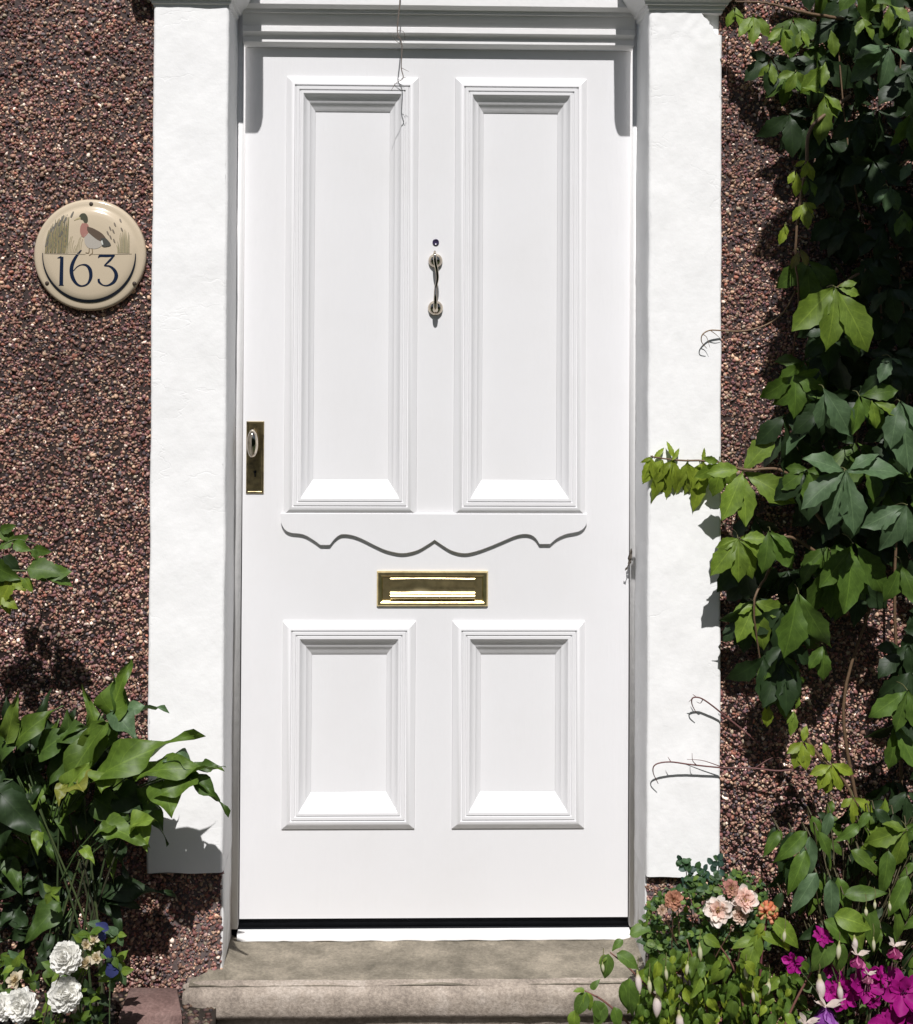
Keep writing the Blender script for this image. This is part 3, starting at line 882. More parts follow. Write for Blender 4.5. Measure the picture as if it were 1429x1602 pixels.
for k in range(10):
    x = 500 + k * 16
    stroke(rd, [(x, 690), (x + 12, 600 - 50 * math.sin(k)), (x + 26, 560 - 60 * math.sin(k))], [8, 8, 3], (.36, .31, .2), 8)
stroke(rd, [(250, 700), (480, 704), (700, 706)], [6, 7, 5], (.3, .25, .18)); stroke(rd, [(760, 706), (1000, 704), (1200, 698)], [4, 5, 6], (.3, .25, .18))
rd.c = [q * .78 + np.array(CRM) * .22 for q in rd.c]
rd.build('painted_reeds', M_CERAMIC, pdisc, False)
for sx_, sy_ in ((143, 319), (74, 443), (210.5, 443.5)):
    sc = MB(); c = P(sx_, sy_, YW - .016)
    sc.lathe(c, (0, -1, 0), [(-.003, .0042), (.001, .0042), (.0022, .003), (.0024, .0005)], 12, (.05, .035, .025))
    sc.build('screw', M_STEM, plq)

# ------------------------------------------------------------------ foliage helpers
YOUNG, LIME, MID, DEEP, BLUE = (.19, .25, .025), (.135, .205, .026), (.075, .135, .02), (.022, .044, .014), (.082, .14, .066)  # BLUE has sky sheen tinted in, DEEP also serves as shade
def ang(a, out=0.25):
    """direction from a photo angle (0 right, 90 down) leaning out of the wall"""
    return unit((math.cos(R_(a)), -out, -math.sin(R_(a))))
def face(jit=.25, tilt=.6):
    return unit(np.array([0, -1.0, tilt]) + rng.normal(0, jit, 3))
def palm(mb, sm, px, py, y, size, spec, col, tilt=.6, wr=.46, droop=.35, jit=.2, serr=.085, shape='creeper', out=(.05, .4)):
    """a hand of leaflets: spec = [(angle, length factor)...]"""
    o = P(px, py, y); L = M(size, y)
    for a, k in spec:
        mb.leaf(o + rng.normal(0, .002, 3), ang(a + rng.uniform(-4, 4), rng.uniform(*out)), face(jit, tilt), L * k, wr * rng.uniform(.9, 1.1), shape, fold=rng.uniform(.1, .35), droop=droop * rng.uniform(.5, 1.5), segs=10, serr=serr, wave=.25, col=col)
    if sm is not None:
        q = o + np.array([rng.uniform(-.012, .012), .05, rng.uniform(-.01, .012)])
        sm.tube(bez([o, (o + q) / 2 + np.array([0, -.004, .004]), q], 8), .0011, 5, (.10, .10, .04))
FIVE = [(90, 1.0), (40, .9), (140, .9), (-5, .6), (185, .6)]
def inside(px, py, poly):
    c = False; n = len(poly)
    for i in range(n):
        (x1, y1), (x2, y2) = poly[i], poly[(i + 1) % n]
        if (y1 > py) != (y2 > py) and px < (x2 - x1) * (py - y1) / (y2 - y1) + x1: c = not c
    return c
def scatter(poly, n):
    xs_ = [p_[0] for p_ in poly]; ys_ = [p_[1] for p_ in poly]; out = []
    while len(out) < n:
        a, b_ = rng.uniform(min(xs_), max(xs_)), rng.uniform(min(ys_), max(ys_))
        if inside(a, b_, poly): out.append((a, b_))
    return out

# ------------------------------------------------------------------ creeper on the right-hand wall
vine = thing('creeper', (P(1400, 1400, 0)[0], -.02, 0), 'five-leaved green creeper hanging over the pebbledash wall right of the door', 'climbing plant')
vf, vs = MB(), MB()
hand = [
 # px, py, depth, size, leaflets, colour, tilt
 (1308, 450, -.20, 112, [(60, 1.0), (101, .93), (134, .9)], LIME, .25), (1312, 450, -.19, 40, [(-20, .8), (10, .9)], LIME, .6),
 (1325, 480, -.16, 75, [(75, 1)], MID, .2),
 (1162, 735, -.09, 92, [(84, .95), (116, .95), (32, 1.05), (178, .62), (-52, .85)], LIME, .5),
 (1128, 722, -.04, 62, [(100, 1), (60, .8), (150, .8), (200, .5)], LIME, .5),
 (1100, 722, -.016, 58, [(98, 1.15), (120, .8), (70, .7), (-80, .3)], YOUNG, .55), (1078, 722, -.016, 54, [(95, .95), (115, .9), (65, .8)], YOUNG, .55),
 (1052, 720, -.016, 56, [(75, 1), (104, 1.2), (135, .7), (-60, .35), (-110, .4)], YOUNG, .5), (1036, 722, -.016, 44, [(100, 1.35), (70, .9), (130, .9)], YOUNG, .4),
 (1022, 716, -.016, 34, [(80, 1.1), (110, 1.0), (160, .5), (-50, .6)], YOUNG, .5),
 (1155, 842, -.09, 78, [(70, .9), (92, .9), (126, .95), (28, .95), (160, .5), (0, .6)], LIME, .45),
 (1182, 945, -.08, 78, [(74, 1), (122, .85), (14, .8), (165, .5)], LIME, .4),
 (1205, 830, -.12, 70, [(60, 1), (95, 1), (30, .8)], MID, .4),
 (1327, 738, -.24, 100, [(85, 1.02), (116, .98), (-40, .55)], BLUE, .9), (1322, 738, -.24, 92, [(152, 1.05), (210, .8), (-14, 1.0)], BLUE, 1.0),
 (1420, 790, -.22, 88, [(120, 1), (155, .9), (80, .8)], BLUE, .9),
 (1290, 610, -.20, 92, [(60, 1), (100, .7)], BLUE, .7), (1408, 628, -.22, 110, [(85, 1.05), (50, .8), (110, .7)], BLUE, .55),
 (1345, 620, -.2, 70, [(50, 1), (95, .9), (-15, .9)], MID, .6), (1365, 628, -.21, 52, [(80, .9), (20, .9)], LIME, .4),
 (1287, 650, -.12, 85, [(152, 1), (118, .6)], BLUE, .9), (1285, 585, -.1, 70, [(100, 1)], MID, .2),
 (1250, 930, -.15, 105, [(100, 1), (68, .9)], MID, .2), (1335, 850, -.16, 110, [(95, 1), (60, .9), (130, .8)], MID, .2),
 (1300, 870, -.13, 105, [(110, 1), (80, 1), (45, .8)], MID, .15), (1225, 1030, -.08, 85, [(120, 1), (90, 1.05), (60, .8)], DEEP, .1),
 (1410, 880, -.16, 70, [(70, 1), (110, 1)], MID, .3), (1290, 1010, -.08, 60, [(95, 1), (130, .8)], MID, .2),
 (1420, 1080, -.14, 75, [(150, 1), (110, .9), (80, .9)], MID, .5), (1400, 1130, -.1, 80, [(60, 1), (100, 1)], MID, .2),
 (1182, 22, -.12, 52, [(95, 1), (130, .9), (60, .8)], LIME, .5), (1150, 12, -.1, 40, [(70, 1), (110, .8)], LIME, .4),
 (1226, 42, -.12, 42, [(85, 1), (140, .8), (20, .5)], LIME, .5), (1254, 46, -.12, 36, [(70, .9), (110, .9)], LIME, .5), (1300, 45, -.14, 44, [(85, 1)], LIME, .4),
 (1350, 28, -.16, 40, [(60, 1), (120, .9)], LIME, .5), (1390, 8, -.18, 40, [(40, 1), (100, 1), (160, .8)], LIME, .6), (1415, 40, -.18, 42, [(100, 1), (40, 1)], MID, .6),
 (1205, 100, -.1, 36, [(85, 1), (130, .8)], LIME, .5), (1245, 112, -.13, 40, [(115, 1), (160, .8), (60, .8)], LIME, .5), (1292, 98, -.15, 62, [(128, 1), (100, .7)], LIME, .35),
 (1290, 148, -.15, 80, [(95, 1), (40, .5), (62, .55), (200, .45)], LIME, .35), (1392, 72, -.20, 88, [(140, 1.0), (172, .8), (95, .8), (35, .7)], BLUE, .85),
 (1262, 252, -.12, 34, [(75, 1), (110, .9), (150, .6)], YOUNG, .45), (1243, 268, -.12, 34, [(88, 1.2), (120, .7)], YOUNG, .45), (1258, 318, -.12, 38, [(90, 1.2), (55, .8), (130, .9), (20, .6)], YOUNG, .45),
 (1230, 352, -.11, 34, [(105, 1), (70, .6)], YOUNG, .45), (1250, 392, -.11, 34, [(60, .9), (115, .9)], (.15, .14, .05), .4), (1262, 280, -.12, 30, [(60, 1), (95, .9)], MID, .4),
 (1390, 292, -.16, 44, [(140, .8), (60, 1), (100, 1)], BLUE, .7), (1412, 330, -.16, 44, [(110, 1), (70, .9)], MID, .5), (1425, 180, -.2, 60, [(120, 1), (90, 1)], MID, .5), (1425, 250, -.2, 40, [(130, 1)], BLUE, .9),
 (1395, 560, -.2, 48, [(120, 1), (30, .5), (175, .4)], BLUE, .8), (1350, 110, -.14, 60, [(100, 1), (70, .9)], DEEP, .2),
 (1256, 1160, -.1, 46, [(80, 1), (112, 1), (45, .7), (150, .7), (-80, .6)], YOUNG, .5), (1300, 1196, -.1, 48, [(95, 1), (120, .9), (65, 1), (20, .9), (165, .8), (-100, .7)], YOUNG, .5),
 (1336, 1248, -.11, 42, [(85, 1), (35, 1), (150, .6)], YOUNG, .5), (1378, 1285, -.13, 50, [(70, 1), (110, 1), (-80, .8)], LIME, .5), (1420, 1300, -.16, 70, [(160, 1), (120, .9), (200, .6)], LIME, .6),
 (1200, 1098, -.07, 34, [(85, 1.2)], YOUNG, .4), (1245, 1110, -.08, 40, [(100, 1), (130, .6), (-70, .5)], LIME, .4), (1360, 1300, -.13, 60, [(30, 1), (100, 1)], LIME, .5),
]
hand = [(px, py, y * (.55 if py < 200 and px < 1340 else 1), size, spec, col, tilt) for px, py, y, size, spec, col, tilt in hand]
for px, py, y, size, spec, col, tilt in hand:
    young_shoot = px < 1115 and 700 < py < 730
    palm(vf, vs, px, py, y, size * (1.25 if young_shoot else 1), spec, col, tilt, wr=.29 if young_shoot else .43, shape='lance' if young_shoot else 'creeper', out=(0, .06) if young_shoot else (.05, .4))
# the mass of the plant
mass = [(1215, -60), (1560, -60), (1560, 1330), (1330, 1290), (1390, 1180), (1365, 980), (1300, 960), (1250, 1060), (1190, 1080), (1165, 940), (1150, 800), (1225, 700), (1228, 560), (1290, 460), (1240, 400), (1255, 240), (1200, 100)]
for px, py in scatter(mass, 210):
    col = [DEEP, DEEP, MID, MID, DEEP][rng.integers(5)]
    if (px > 1360 and py > 840) or (px > 1275 and 90 < py < 600): col = DEEP  # darker tint stands in for deep shade in these regions
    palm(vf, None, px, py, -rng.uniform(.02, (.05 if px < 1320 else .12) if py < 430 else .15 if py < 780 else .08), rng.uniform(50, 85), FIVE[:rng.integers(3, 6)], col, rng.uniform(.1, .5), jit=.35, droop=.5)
# unseen overhanging growth, added above the view to keep the wall below in shade
T3 = SUNV / SUNV[1]
def upsun(px, py, y, back):
    """the point that lies on the sun's way to px, py at depth y"""
    return P(px, py, y) + T3 * (-back)
lit = [(P(px, py, y), M(size, y)) for px, py, y, size, spec, col, tilt in hand if col in (LIME, YOUNG, BLUE)]
shade_bough = [(1262, 150), (1560, 110), (1560, 640), (1440, 600), (1380, 600), (1330, 560), (1240, 560), (1235, 480), (1262, 430), (1270, 300)]
for px, py in scatter(shade_bough, 200):
    p0 = P(px, py, -.1)
    o = upsun(px, py, -.1, rng.uniform(.5, .66))
    bad = False
    for q, L in lit:
        s_ = (o - q)[1] / SUNV[1]
        h = q + SUNV * s_
        if abs(o[0] - h[0]) < L * .75 + .02 and -L * .6 < o[2] - h[2] < L * 1.3: bad = True
    if bad: continue
    for a, k in FIVE[:4]:
        vf.leaf(o, ang(a + rng.uniform(-15, 15), .5), unit(SUNV + rng.normal(0, .3, 3)), M(90) * k, .55, 'creeper', segs=6, serr=.05, col=MID)
for k in range(5):  # added stems that carry the unseen overhang
    x = .80 + .10 * k
    q0 = np.array([x + .1, .02, 2.35]); q1 = np.array([x, -.62, 2.16 + .05 * math.sin(k * 2)])
    vs.tube(bez([q0, (q0 + q1) / 2 + np.array([0, 0, .18]), q1, q1 + np.array([0, -.08, -.04])], 16), np.linspace(.006, .002, 16), 6, (.10, .075, .05))
# woody stems against the wall
for pts in ([(1330, 1500, 0), (1345, 1300, -.02), (1320, 1100, -.03), (1370, 900, -.03), (1340, 700, -.05), (1380, 500, -.05), (1330, 250, -.05), (1300, -60, -.04)],
            [(1400, 1500, 0), (1410, 1200, -.03), (1400, 900, -.05), (1420, 600, -.05), (1400, 300, -.05), (1420, -60, -.05)],
            [(1370, 900, -.03), (1290, 820, -.06), (1230, 740, -.10), (1165, 735, -.10), (1120, 722, -.04), (1060, 720, -.016), (1018, 714, -.016)],
            [(1300, 880, -.05), (1230, 840, -.08), (1200, 900, -.08), (1180, 945, -.1), (1190, 1040, -.07)],
            [(1360, 420, -.05), (1340, 430, -.12), (1308, 450, -.18)],
            [(1330, 150, -.06), (1270, 200, -.1), (1262, 260, -.11), (1250, 330, -.11), (1245, 400, -.1), (1250, 470, -.05), (1240, 560, -.02)],
            [(1320, 30, -.05), (1260, 20, -.08), (1200, 5, -.09), (1150, 2, -.08)],
            [(1250, 1140, -.08), (1280, 1180, -.09), (1320, 1220, -.1), (1350, 1280, -.1), (1380, 1310, -.1), (1400, 1380, -.06)]):
    c = bez([P(*q) for q in pts], 40)
    vs.tube(c + np.array([[.002 * noise.noise((k * .7, 1, 0)), 0, .002 * noise.noise((k * .7, 5, 0))] for k in range(40)]), np.linspace(.0042, .0015, 40), 6, (.13, .08, .045))
vf.build('foliage', M_LEAF, vine)
vs.build('stem', M_STEM, vine)
# curling red tendrils reaching over the white pilaster
def tendril(main, side, col, r=.0016):
    t = MB()
    t.tube(bez([P(*q) for q in main], 36), np.concatenate([np.linspace(r * 1.3, r, 24), np.linspace(r, r * .45, 12)]), 6, col)
    for sd_ in side:
        t.tube(bez([P(*q) for q in sd_], 10), np.linspace(r * .7, r * .25, 10), 5, col)
    return t
RED = (.13, .055, .05)
tendril([(1245, 455, -.03), (1225, 490, -.02), (1195, 510, -.015), (1160, 518, -.012), (1128, 517, -.014), (1110, 517, -.018), (1099, 524, -.022), (1098, 535, -.02), (1106, 545, -.012)],
        [[(1112, 517, -.018), (1120, 523, -.014), (1128, 530, -.006)], [(1100, 523, -.022), (1106, 528, -.02), (1111, 544, -.014)]], (.20, .13, .075), .0014).build('tendril', M_STEM, vine)
tendril([(1190, 1165, -.02), (1160, 1140, -.02), (1132, 1118, -.018), (1112, 1102, -.024), (1096, 1092, -.028), (1084, 1092, -.03), (1083, 1102, -.026), (1090, 1116, -.018)],
        [[(1100, 1094, -.027), (1096, 1100, -.022), (1090, 1098, -.018)], [(1084, 1092, -.03), (1078, 1098, -.022)], [(1090, 1091, -.029), (1084, 1086, -.024)]], RED).build('tendril', M_STEM, vine)
tendril([(1260, 1200, -.04), (1220, 1206, -.03), (1180, 1202, -.025), (1130, 1201, -.02), (1080, 1196, -.024), (1048, 1192, -.03), (1026, 1196, -.032), (1022, 1208, -.028), (1030, 1226, -.018)],
        [[(1090, 1197, -.024), (1084, 1190, -.026), (1083, 1178, -.024)], [(1050, 1192, -.03), (1045, 1184, -.028)], [(1130, 1200, -.02), (1100, 1190, -.02), (1075, 1188, -.012)], [(1150, 1200, -.02), (1170, 1215, -.015), (1172, 1232, -.01)], [(1180, 1202, -.02), (1210, 1185, -.015), (1230, 1190, -.01)]], RED).build('tendril', M_STEM, vine)
# dry tendril hanging in front of the transom, and a scrap caught on the frame
YT = .10
dt = tendril([(627, -60, YT), (626, 0, YT), (622, 48, YT), (629, 70, YT), (628, 105, YT), (631, 122, YT), (620, 130, YT), (612, 142, YT)],
             [[(622, 48, YT), (632, 50, YT + .01), (634, 64, YT + .01)], [(629, 70, YT), (618, 62, YT), (616, 52, YT)], [(631, 122, YT), (636, 121, YT)], [(628, 106, YT), (640, 112, YT)], [(620, 58, YT), (628, 60, YT), (632, 66, YT)]], (.16, .13, .11), .0011)
tag(dt.build('vine_tendril', M_STEM), 'thin dry tendril dangling in front of the top of the white door', 'tendril')
sc = MB()
o = P(988, 858, YF - .012)
sc.leaf(o, ang(100, .1), (0, -1, .2), M(26), .26, 'lance', segs=6, wave=1.0, fold=.6, col=(.10, .085, .07))
sc.leaf(o + np.array([0, 0, -.02]), ang(112, .1), (.4, -1, .2), M(24), .16, 'lance', segs=6, wave=1.0, fold=.6, col=(.10, .085, .07))
tag(sc.build('withered_leaf', M_STEM), 'small withered leaf caught on the right edge of the door frame', 'leaf')

# ------------------------------------------------------------------ climber tip at the far left
cl = thing('climbing_rose', (P(-40, 1400, 0)[0], -.1, 0), 'spray of small green leaves entering from the left above the big shrub', 'climbing plant')
lf2, ls2 = MB(), MB()
YC = -.16
ls2.tube(bez([np.array([P(-60, 1500, -.05)[0], -.05, 0]), P(-50, 1200, -.1), P(-40, 1000, -.14), P(0, 905, YC), P(40, 893, YC), P(110, 900, YC + .03)], 30), np.linspace(.004, .0012, 30), 6, (.07, .09, .03))
ls2.tube(bez([P(-45, 1000, -.14), P(-10, 880, YC), P(20, 845, YC), P(60, 852, YC)], 20), np.linspace(.0025, .001, 20), 6, (.07, .09, .03))
for px, py, size, spec, col, tl in ((22, 905, 46, [(120, 1), (40, .6)], YOUNG, .6), (40, 905, 34, [(150, 1), (60, .8)], LIME, .5), (5, 935, 40, [(70, .7), (30, .8)], YOUNG, .5), (20, 850, 36, [(20, .9), (-30, .8), (160, .7)], MID, .2), (50, 860, 30, [(10, 1), (60, .7)], MID, .2),
                                (70, 900, 50, [(-5, .9), (15, 1)], MID, 1.2), (45, 890, 60, [(0, 1), (30, .6)], MID, 1.1), (5, 870, 46, [(40, .8), (100, .8)], DEEP, .2), (0, 830, 34, [(30, 1), (-20, .8)], MID, .3), (-20, 880, 60, [(30, 1), (100, 1), (60, 1)], MID, .3)):
    palm(lf2, ls2, px, py, YC, size, spec, col, tl, wr=.55, shape='ovate')
lf2.build('foliage', M_LEAF, cl); ls2.build('stem', M_STEM, cl)

# ------------------------------------------------------------------ big-leaved shrub on the left
sh = thing('broad_leaved_shrub', (P(110, 1480, -.12)[0], -.14, 0), 'tall shrub with long pointed glossy leaves standing left of the white pilaster', 'shrub')
bf, bst = MB(), MB()
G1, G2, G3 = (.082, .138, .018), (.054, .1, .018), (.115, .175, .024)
def bl(px, py, qx, qy, y, w, col=G1, nr=(0, -1, .6), dy=-.03, droop=.35, fold=.35, shape='arrow', wave=.8):
    a, b_ = P(px, py, y), P(qx, qy, y + dy)
    d = b_ - a; L = np.linalg.norm(d) * 1.08
    bf.leaf(a, unit(d) + np.array([0, 0, droop * .35]), nr, L, .86 * w / (np.linalg.norm([qx - px, qy - py])), shape, fold=fold, droop=droop, segs=12, wave=wave, col=col)
    return a
big = [(172, 1128, 193, 1046, -.14, 50, G1, (-.5, -1, .2)), (190, 1128, 184, 1062, -.13, 34, G2, (.6, -1, .3)), (178, 1116, 252, 1104, -.13, 18, BLUE, (0, -.5, 1)), (176, 1112, 212, 1155, -.15, 46, BLUE, (.1, -.6, 1)),
       (168, 1130, 84, 1252, -.16, 58, G1, (-.4, -1, .7)), (160, 1135, 112, 1240, -.14, 50, G3, (.3, -1, .6)), (130, 1150, 70, 1240, -.12, 50, G2, (0, -1, .4)),
       (140, 1222, 292, 1152, -.19, 58, G1, (-.2, -.9, 1)), (165, 1210, 160, 1236, -.2, 48, G3, (0, -1, .8)), (205, 1212, 335, 1202, -.20, 46, G1, (.1, -.8, 1)), (270, 1196, 338, 1248, -.19, 20, G2, (.8, -.6, .7)), (288, 1206, 356, 1266, -.19, 28, G2, (.3, -.6, 1)),
       (300, 1202, 345, 1200, -.17, 20, G2, (0, -.6, 1)), (255, 1222, 268, 1274, -.20, 66, G1, (.2, -1, .7)), (312, 1214, 236, 1252, -.2, 50, G1, (-.3, -.9, .9)), (300, 1196, 262, 1186, -.18, 40, BLUE, (0, -.7, 1)),
       (160, 1290, 226, 1322, -.20, 40, G1, (.2, -.9, .8)), (205, 1292, 238, 1282, -.20, 32, G3, (0, -.8, 1)), (180, 1290, 150, 1304, -.20, 26, G1, (-.2, -.8, 1)), (218, 1278, 228, 1330, -.19, 36, G3, (.2, -1, .6)),
       (10, 1160, 28, 1094, -.14, 28, G3, (.3, -1, .3)), (18, 1166, 84, 1112, -.14, 42, G1, (-.3, -1, .5)), (60, 1180, 120, 1140, -.13, 44, G2, (0, -1, .6)), (-10, 1180, 40, 1130, -.12, 50, G2, (0, -1, .5)),
       (90, 1150, 150, 1150, -.13, 40, G2, (0, -1, .8)), (110, 1165, 105, 1120, -.12, 36, G2, (0, -1, .3)), (105, 1235, 135, 1200, -.18, 30, G3, (0, -1, .6)), (120, 1225, 128, 1236, -.2, 30, (.17, .18, .03), (0, -1, .8)),
       (98, 1225, 92, 1258, -.18, 22, (.17, .18, .03), (0, -1, .5)), (145, 1395, 260, 1400, -.05, 40, DEEP, (.1, -.8, .8)), (140, 1390, 215, 1425, -.05, 36, DEEP, (0, -1, .5)), (95, 1412, 42, 1476, -.17, 52, G2, (0, -1, .6)),  # DEEP leaves here are tinted dark as if shaded
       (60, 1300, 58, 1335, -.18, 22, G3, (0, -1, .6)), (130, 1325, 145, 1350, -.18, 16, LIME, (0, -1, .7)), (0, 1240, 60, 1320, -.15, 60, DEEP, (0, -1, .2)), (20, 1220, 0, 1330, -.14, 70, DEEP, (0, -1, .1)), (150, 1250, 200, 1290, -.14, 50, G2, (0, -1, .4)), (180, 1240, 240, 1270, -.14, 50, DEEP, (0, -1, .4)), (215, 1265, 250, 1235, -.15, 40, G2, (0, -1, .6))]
for q in big:
    a = bl(*q)
    bst.tube(bez([a, a + np.array([rng.uniform(-.03, -.01), .03, -.015]), P(min(60 + .45 * (q[0] - 60), 150), max(1240, q[1] + 60), -.1)], 10), .0016, 5, (.06, .10, .03))
for px, py in scatter([(-60, 1150), (70, 1170), (180, 1170), (240, 1240), (230, 1290), (140, 1340), (90, 1400), (-60, 1420)], 95):
    a = rng.uniform(40, 140) if rng.random() < .4 else rng.uniform(-150, -30)
    L = rng.uniform(50, 95)
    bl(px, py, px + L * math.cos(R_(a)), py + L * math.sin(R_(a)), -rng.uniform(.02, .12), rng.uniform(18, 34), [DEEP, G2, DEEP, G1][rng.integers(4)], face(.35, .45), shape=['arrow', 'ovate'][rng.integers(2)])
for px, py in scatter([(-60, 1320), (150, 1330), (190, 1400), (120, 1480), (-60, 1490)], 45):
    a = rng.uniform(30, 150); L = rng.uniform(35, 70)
    bl(px, py, px + L * math.cos(R_(a)), py + L * math.sin(R_(a)), -rng.uniform(.02, .09), rng.uniform(18, 32), DEEP, face(.4, .3))  # low leaves all take the dark tint in place of shade
for k in range(12):
    x0_, x1_ = rng.uniform(20, 170), rng.uniform(20, 220)
    b0 = P(x0_, 1400, -.1); t0 = P(x1_, rng.uniform(1180, 1300), -.12)
    bst.tube(bez([np.array([b0[0], -.11 + rng.uniform(-.03, .03), 0]), np.array([b0[0] + rng.uniform(-.01, .01), -.1, .2]), t0], 14), np.linspace(.0036, .0016, 14), 6, [(.035, .055, .018), (.055, .075, .025), (.035, .035, .018)][k % 3])
bf.build('foliage', M_GLEAF, sh); bst.build('stem', M_STEM, sh)

# ------------------------------------------------------------------ flower makers
def pompon(c, r, col, axis=(0, -.85, .5), n=4):
    """a full double bloom: rings of short cupped petals"""
    mb = MB(); ax = unit(axis); e = unit(np.cross(ax, (0, 0, 1))); g_ = np.cross(ax, e)
    for ring, (th, cnt, ln) in enumerate(((102, 20, .52), (86, 21, .56), (70, 20, .56), (55, 17, .52), (40, 14, .48), (25, 10, .44), (10, 6, .4))):
        for k in range(cnt):
            a = 2 * math.pi * (k + ring * .5) / cnt + rng.uniform(-.15, .15); t = R_(th + rng.uniform(-7, 7))
            rad = unit(ax * math.cos(t) + (e * math.cos(a) + g_ * math.sin(a)) * math.sin(t))
            tan = unit(ax * math.cos(t - 1.2) * .6 + rad)
            mb.leaf(c + rad * r * .45, rad, unit(ax + .4 * rad + rng.normal(0, .15, 3)), r * ln * rng.uniform(.85, 1.1), 0.72, 'petal', fold=.4, droop=-.3, segs=4, col=np.array(col) * rng.uniform(.92, 1.05))
    mb.lathe(c - ax * r * .25, ax, [(0, r * .2), (r * .3, r * .5), (r * .6, r * .45), (r * .75, r * .15)], 12, np.array(col) * .9)
    return mb
def open_bloom(c, r, cols, axis=(0, -.9, .4), rings=((84, 11, 1.0), (68, 10, .86), (48, 8, .66), (25, 5, .45))):
    mb = MB(); ax = unit(axis); e = unit(np.cross(ax, (0, 0, 1))); g_ = np.cross(ax, e)
    for ring, (th, cnt, ln) in enumerate(rings):
        for k in range(cnt):
            a = 2 * math.pi * (k + ring * .5) / cnt + rng.uniform(-.2, .2); t = R_(th + rng.uniform(-10, 10))
            rad = unit(ax * math.cos(t) + (e * math.cos(a) + g_ * math.sin(a)) * math.sin(t))
            mb.leaf(c, rad, unit(ax + rng.normal(0, .12, 3)), r * ln * rng.uniform(.85, 1.1), .62, 'petal', fold=.45, droop=rng.uniform(-.3, .4), segs=6, wave=.6, col=cols[min(ring, len(cols) - 1)])
    return mb
def centre(mb, c, ax, r, col, n=12):
    ax = unit(ax); e = unit(np.cross(ax, (0, 0, 1))); g_ = np.cross(ax, e)
    for k in range(n):
        a = rng.uniform(0, 6.28); q = rng.uniform(.0, 1)
        p0 = c + (e * math.cos(a) + g_ * math.sin(a)) * r * q * .5
        mb.tube([p0, p0 + ax * r * .7 + (e * math.cos(a) + g_ * math.sin(a)) * r * .3 * q], [r * .06, r * .14], 5, col)
def smallleaf(mb, px, py, y, size, cols, n=3, wr=.6, shape='ovate', tilt=.7):
    a0 = rng.uniform(0, 360)
    for k in range(n):
        mb.leaf(P(px, py, y), ang(a0 + 360 * k / n + rng.uniform(-25, 25), rng.uniform(.1, .6)), face(.4, tilt), M(size, y) * rng.uniform(.7, 1.15), wr, shape, fold=.25, droop=.3, segs=6, wave=.3, col=cols[rng.integers(len(cols))])
def bush_stems(sm, base, tops, r=.002, col=(.07, .06, .03)):
    for t in tops:
        b0 = np.array(base) + np.array([rng.uniform(-.04, .04), rng.uniform(-.03, .03), 0])
        sm.tube(bez([b0, (b0 + t) / 2 + np.array([rng.uniform(-.02, .02), rng.uniform(-.02, .02), .02]), t], 12), np.linspace(r, r * .5, 12), 5, col)

# white double flowers, bottom left
wrb = thing('white_rose_bush', (P(80, 1590, -.3)[0], -.3, 0), 'low bush with white double roses and pale buds in the bottom left corner', 'rose bush')
wf, ws = MB(), MB()
YB = -.28
tops = []
for px, py, r in ((104, 1499, 26), (102, 1556, 27), (34, 1573, 26), (2, 1576, 22)):
    c = P(px, py, YB - rng.uniform(0, .03)); tops.append(c)
    pompon(c, M(r, YB), (.90, .89, .85), (rng.uniform(-.2, .2), -.85, .5)).build('bloom', M_PETAL, wrb)
for px, py, r in ((27, 1535, 14), (135, 1508, 11), (134, 1480, 9), (152, 1500, 10), (148, 1472, 8)):
    c = P(px, py, YB); tops.append(c)
    bb = open_bloom(c, M(r * 1.25, YB), [(.66, .58, .44), (.62, .52, .33)], (rng.uniform(-.4, .4), -.8, .6), ((55, 6, 1), (30, 5, .9), (10, 3, .7)))
    bb.build('bud', M_PETAL, wrb)
for px, py in scatter([(-40, 1500), (20, 1490), (60, 1520), (150, 1450), (200, 1480), (190, 1540), (160, 1600), (120, 1680), (-40, 1680)], 90):
    smallleaf(wf, px, py, YB + rng.uniform(-.0, .12), rng.uniform(14, 26), [MID, LIME, G1, DEEP], 3, .62)
for px, py in ((80, 1395), (160, 1450), (185, 1462), (175, 1530), (190, 1520), (30, 1500), (20, 1510)):
    smallleaf(wf, px, py, YB + .05, 22, [LIME, G3, BLUE], 4, .62)
bush_stems(ws, (P(80, 1590, -.25)[0], -.25, 0), tops)
wf.build('foliage', M_LEAF, wrb); ws.build('stem', M_STEM, wrb)
bfp = thing('blue_flower', (P(172, 1590, -.25)[0], -.25, 0), 'blue-violet flower spike right of the white roses', 'flower')
bb, bs_ = MB(), MB()
for px, py, s_, a in ((176, 1514, 30, 88), (173, 1506, 24, 75), (179, 1507, 24, 104), (150, 1456, 22, 20), (158, 1462, 20, 80), (170, 1490, 20, 95)):
    bb.leaf(P(px, py - s_ * .5, -.26), ang(a, .2), face(.2, .5), M(s_, -.26), .7, 'petal', fold=.3, droop=.3, segs=5, col=(.05, .06, .19))
bs_.tube(bez([np.array([P(172, 1590, -.25)[0], -.25, 0]), P(172, 1540, -.255), P(172, 1500, -.255), P(154, 1452, -.255)], 12), .0014, 5, (.05, .08, .03))
bb.build('bloom', M_PETAL, bfp); bs_.build('stem', M_STEM, bfp)

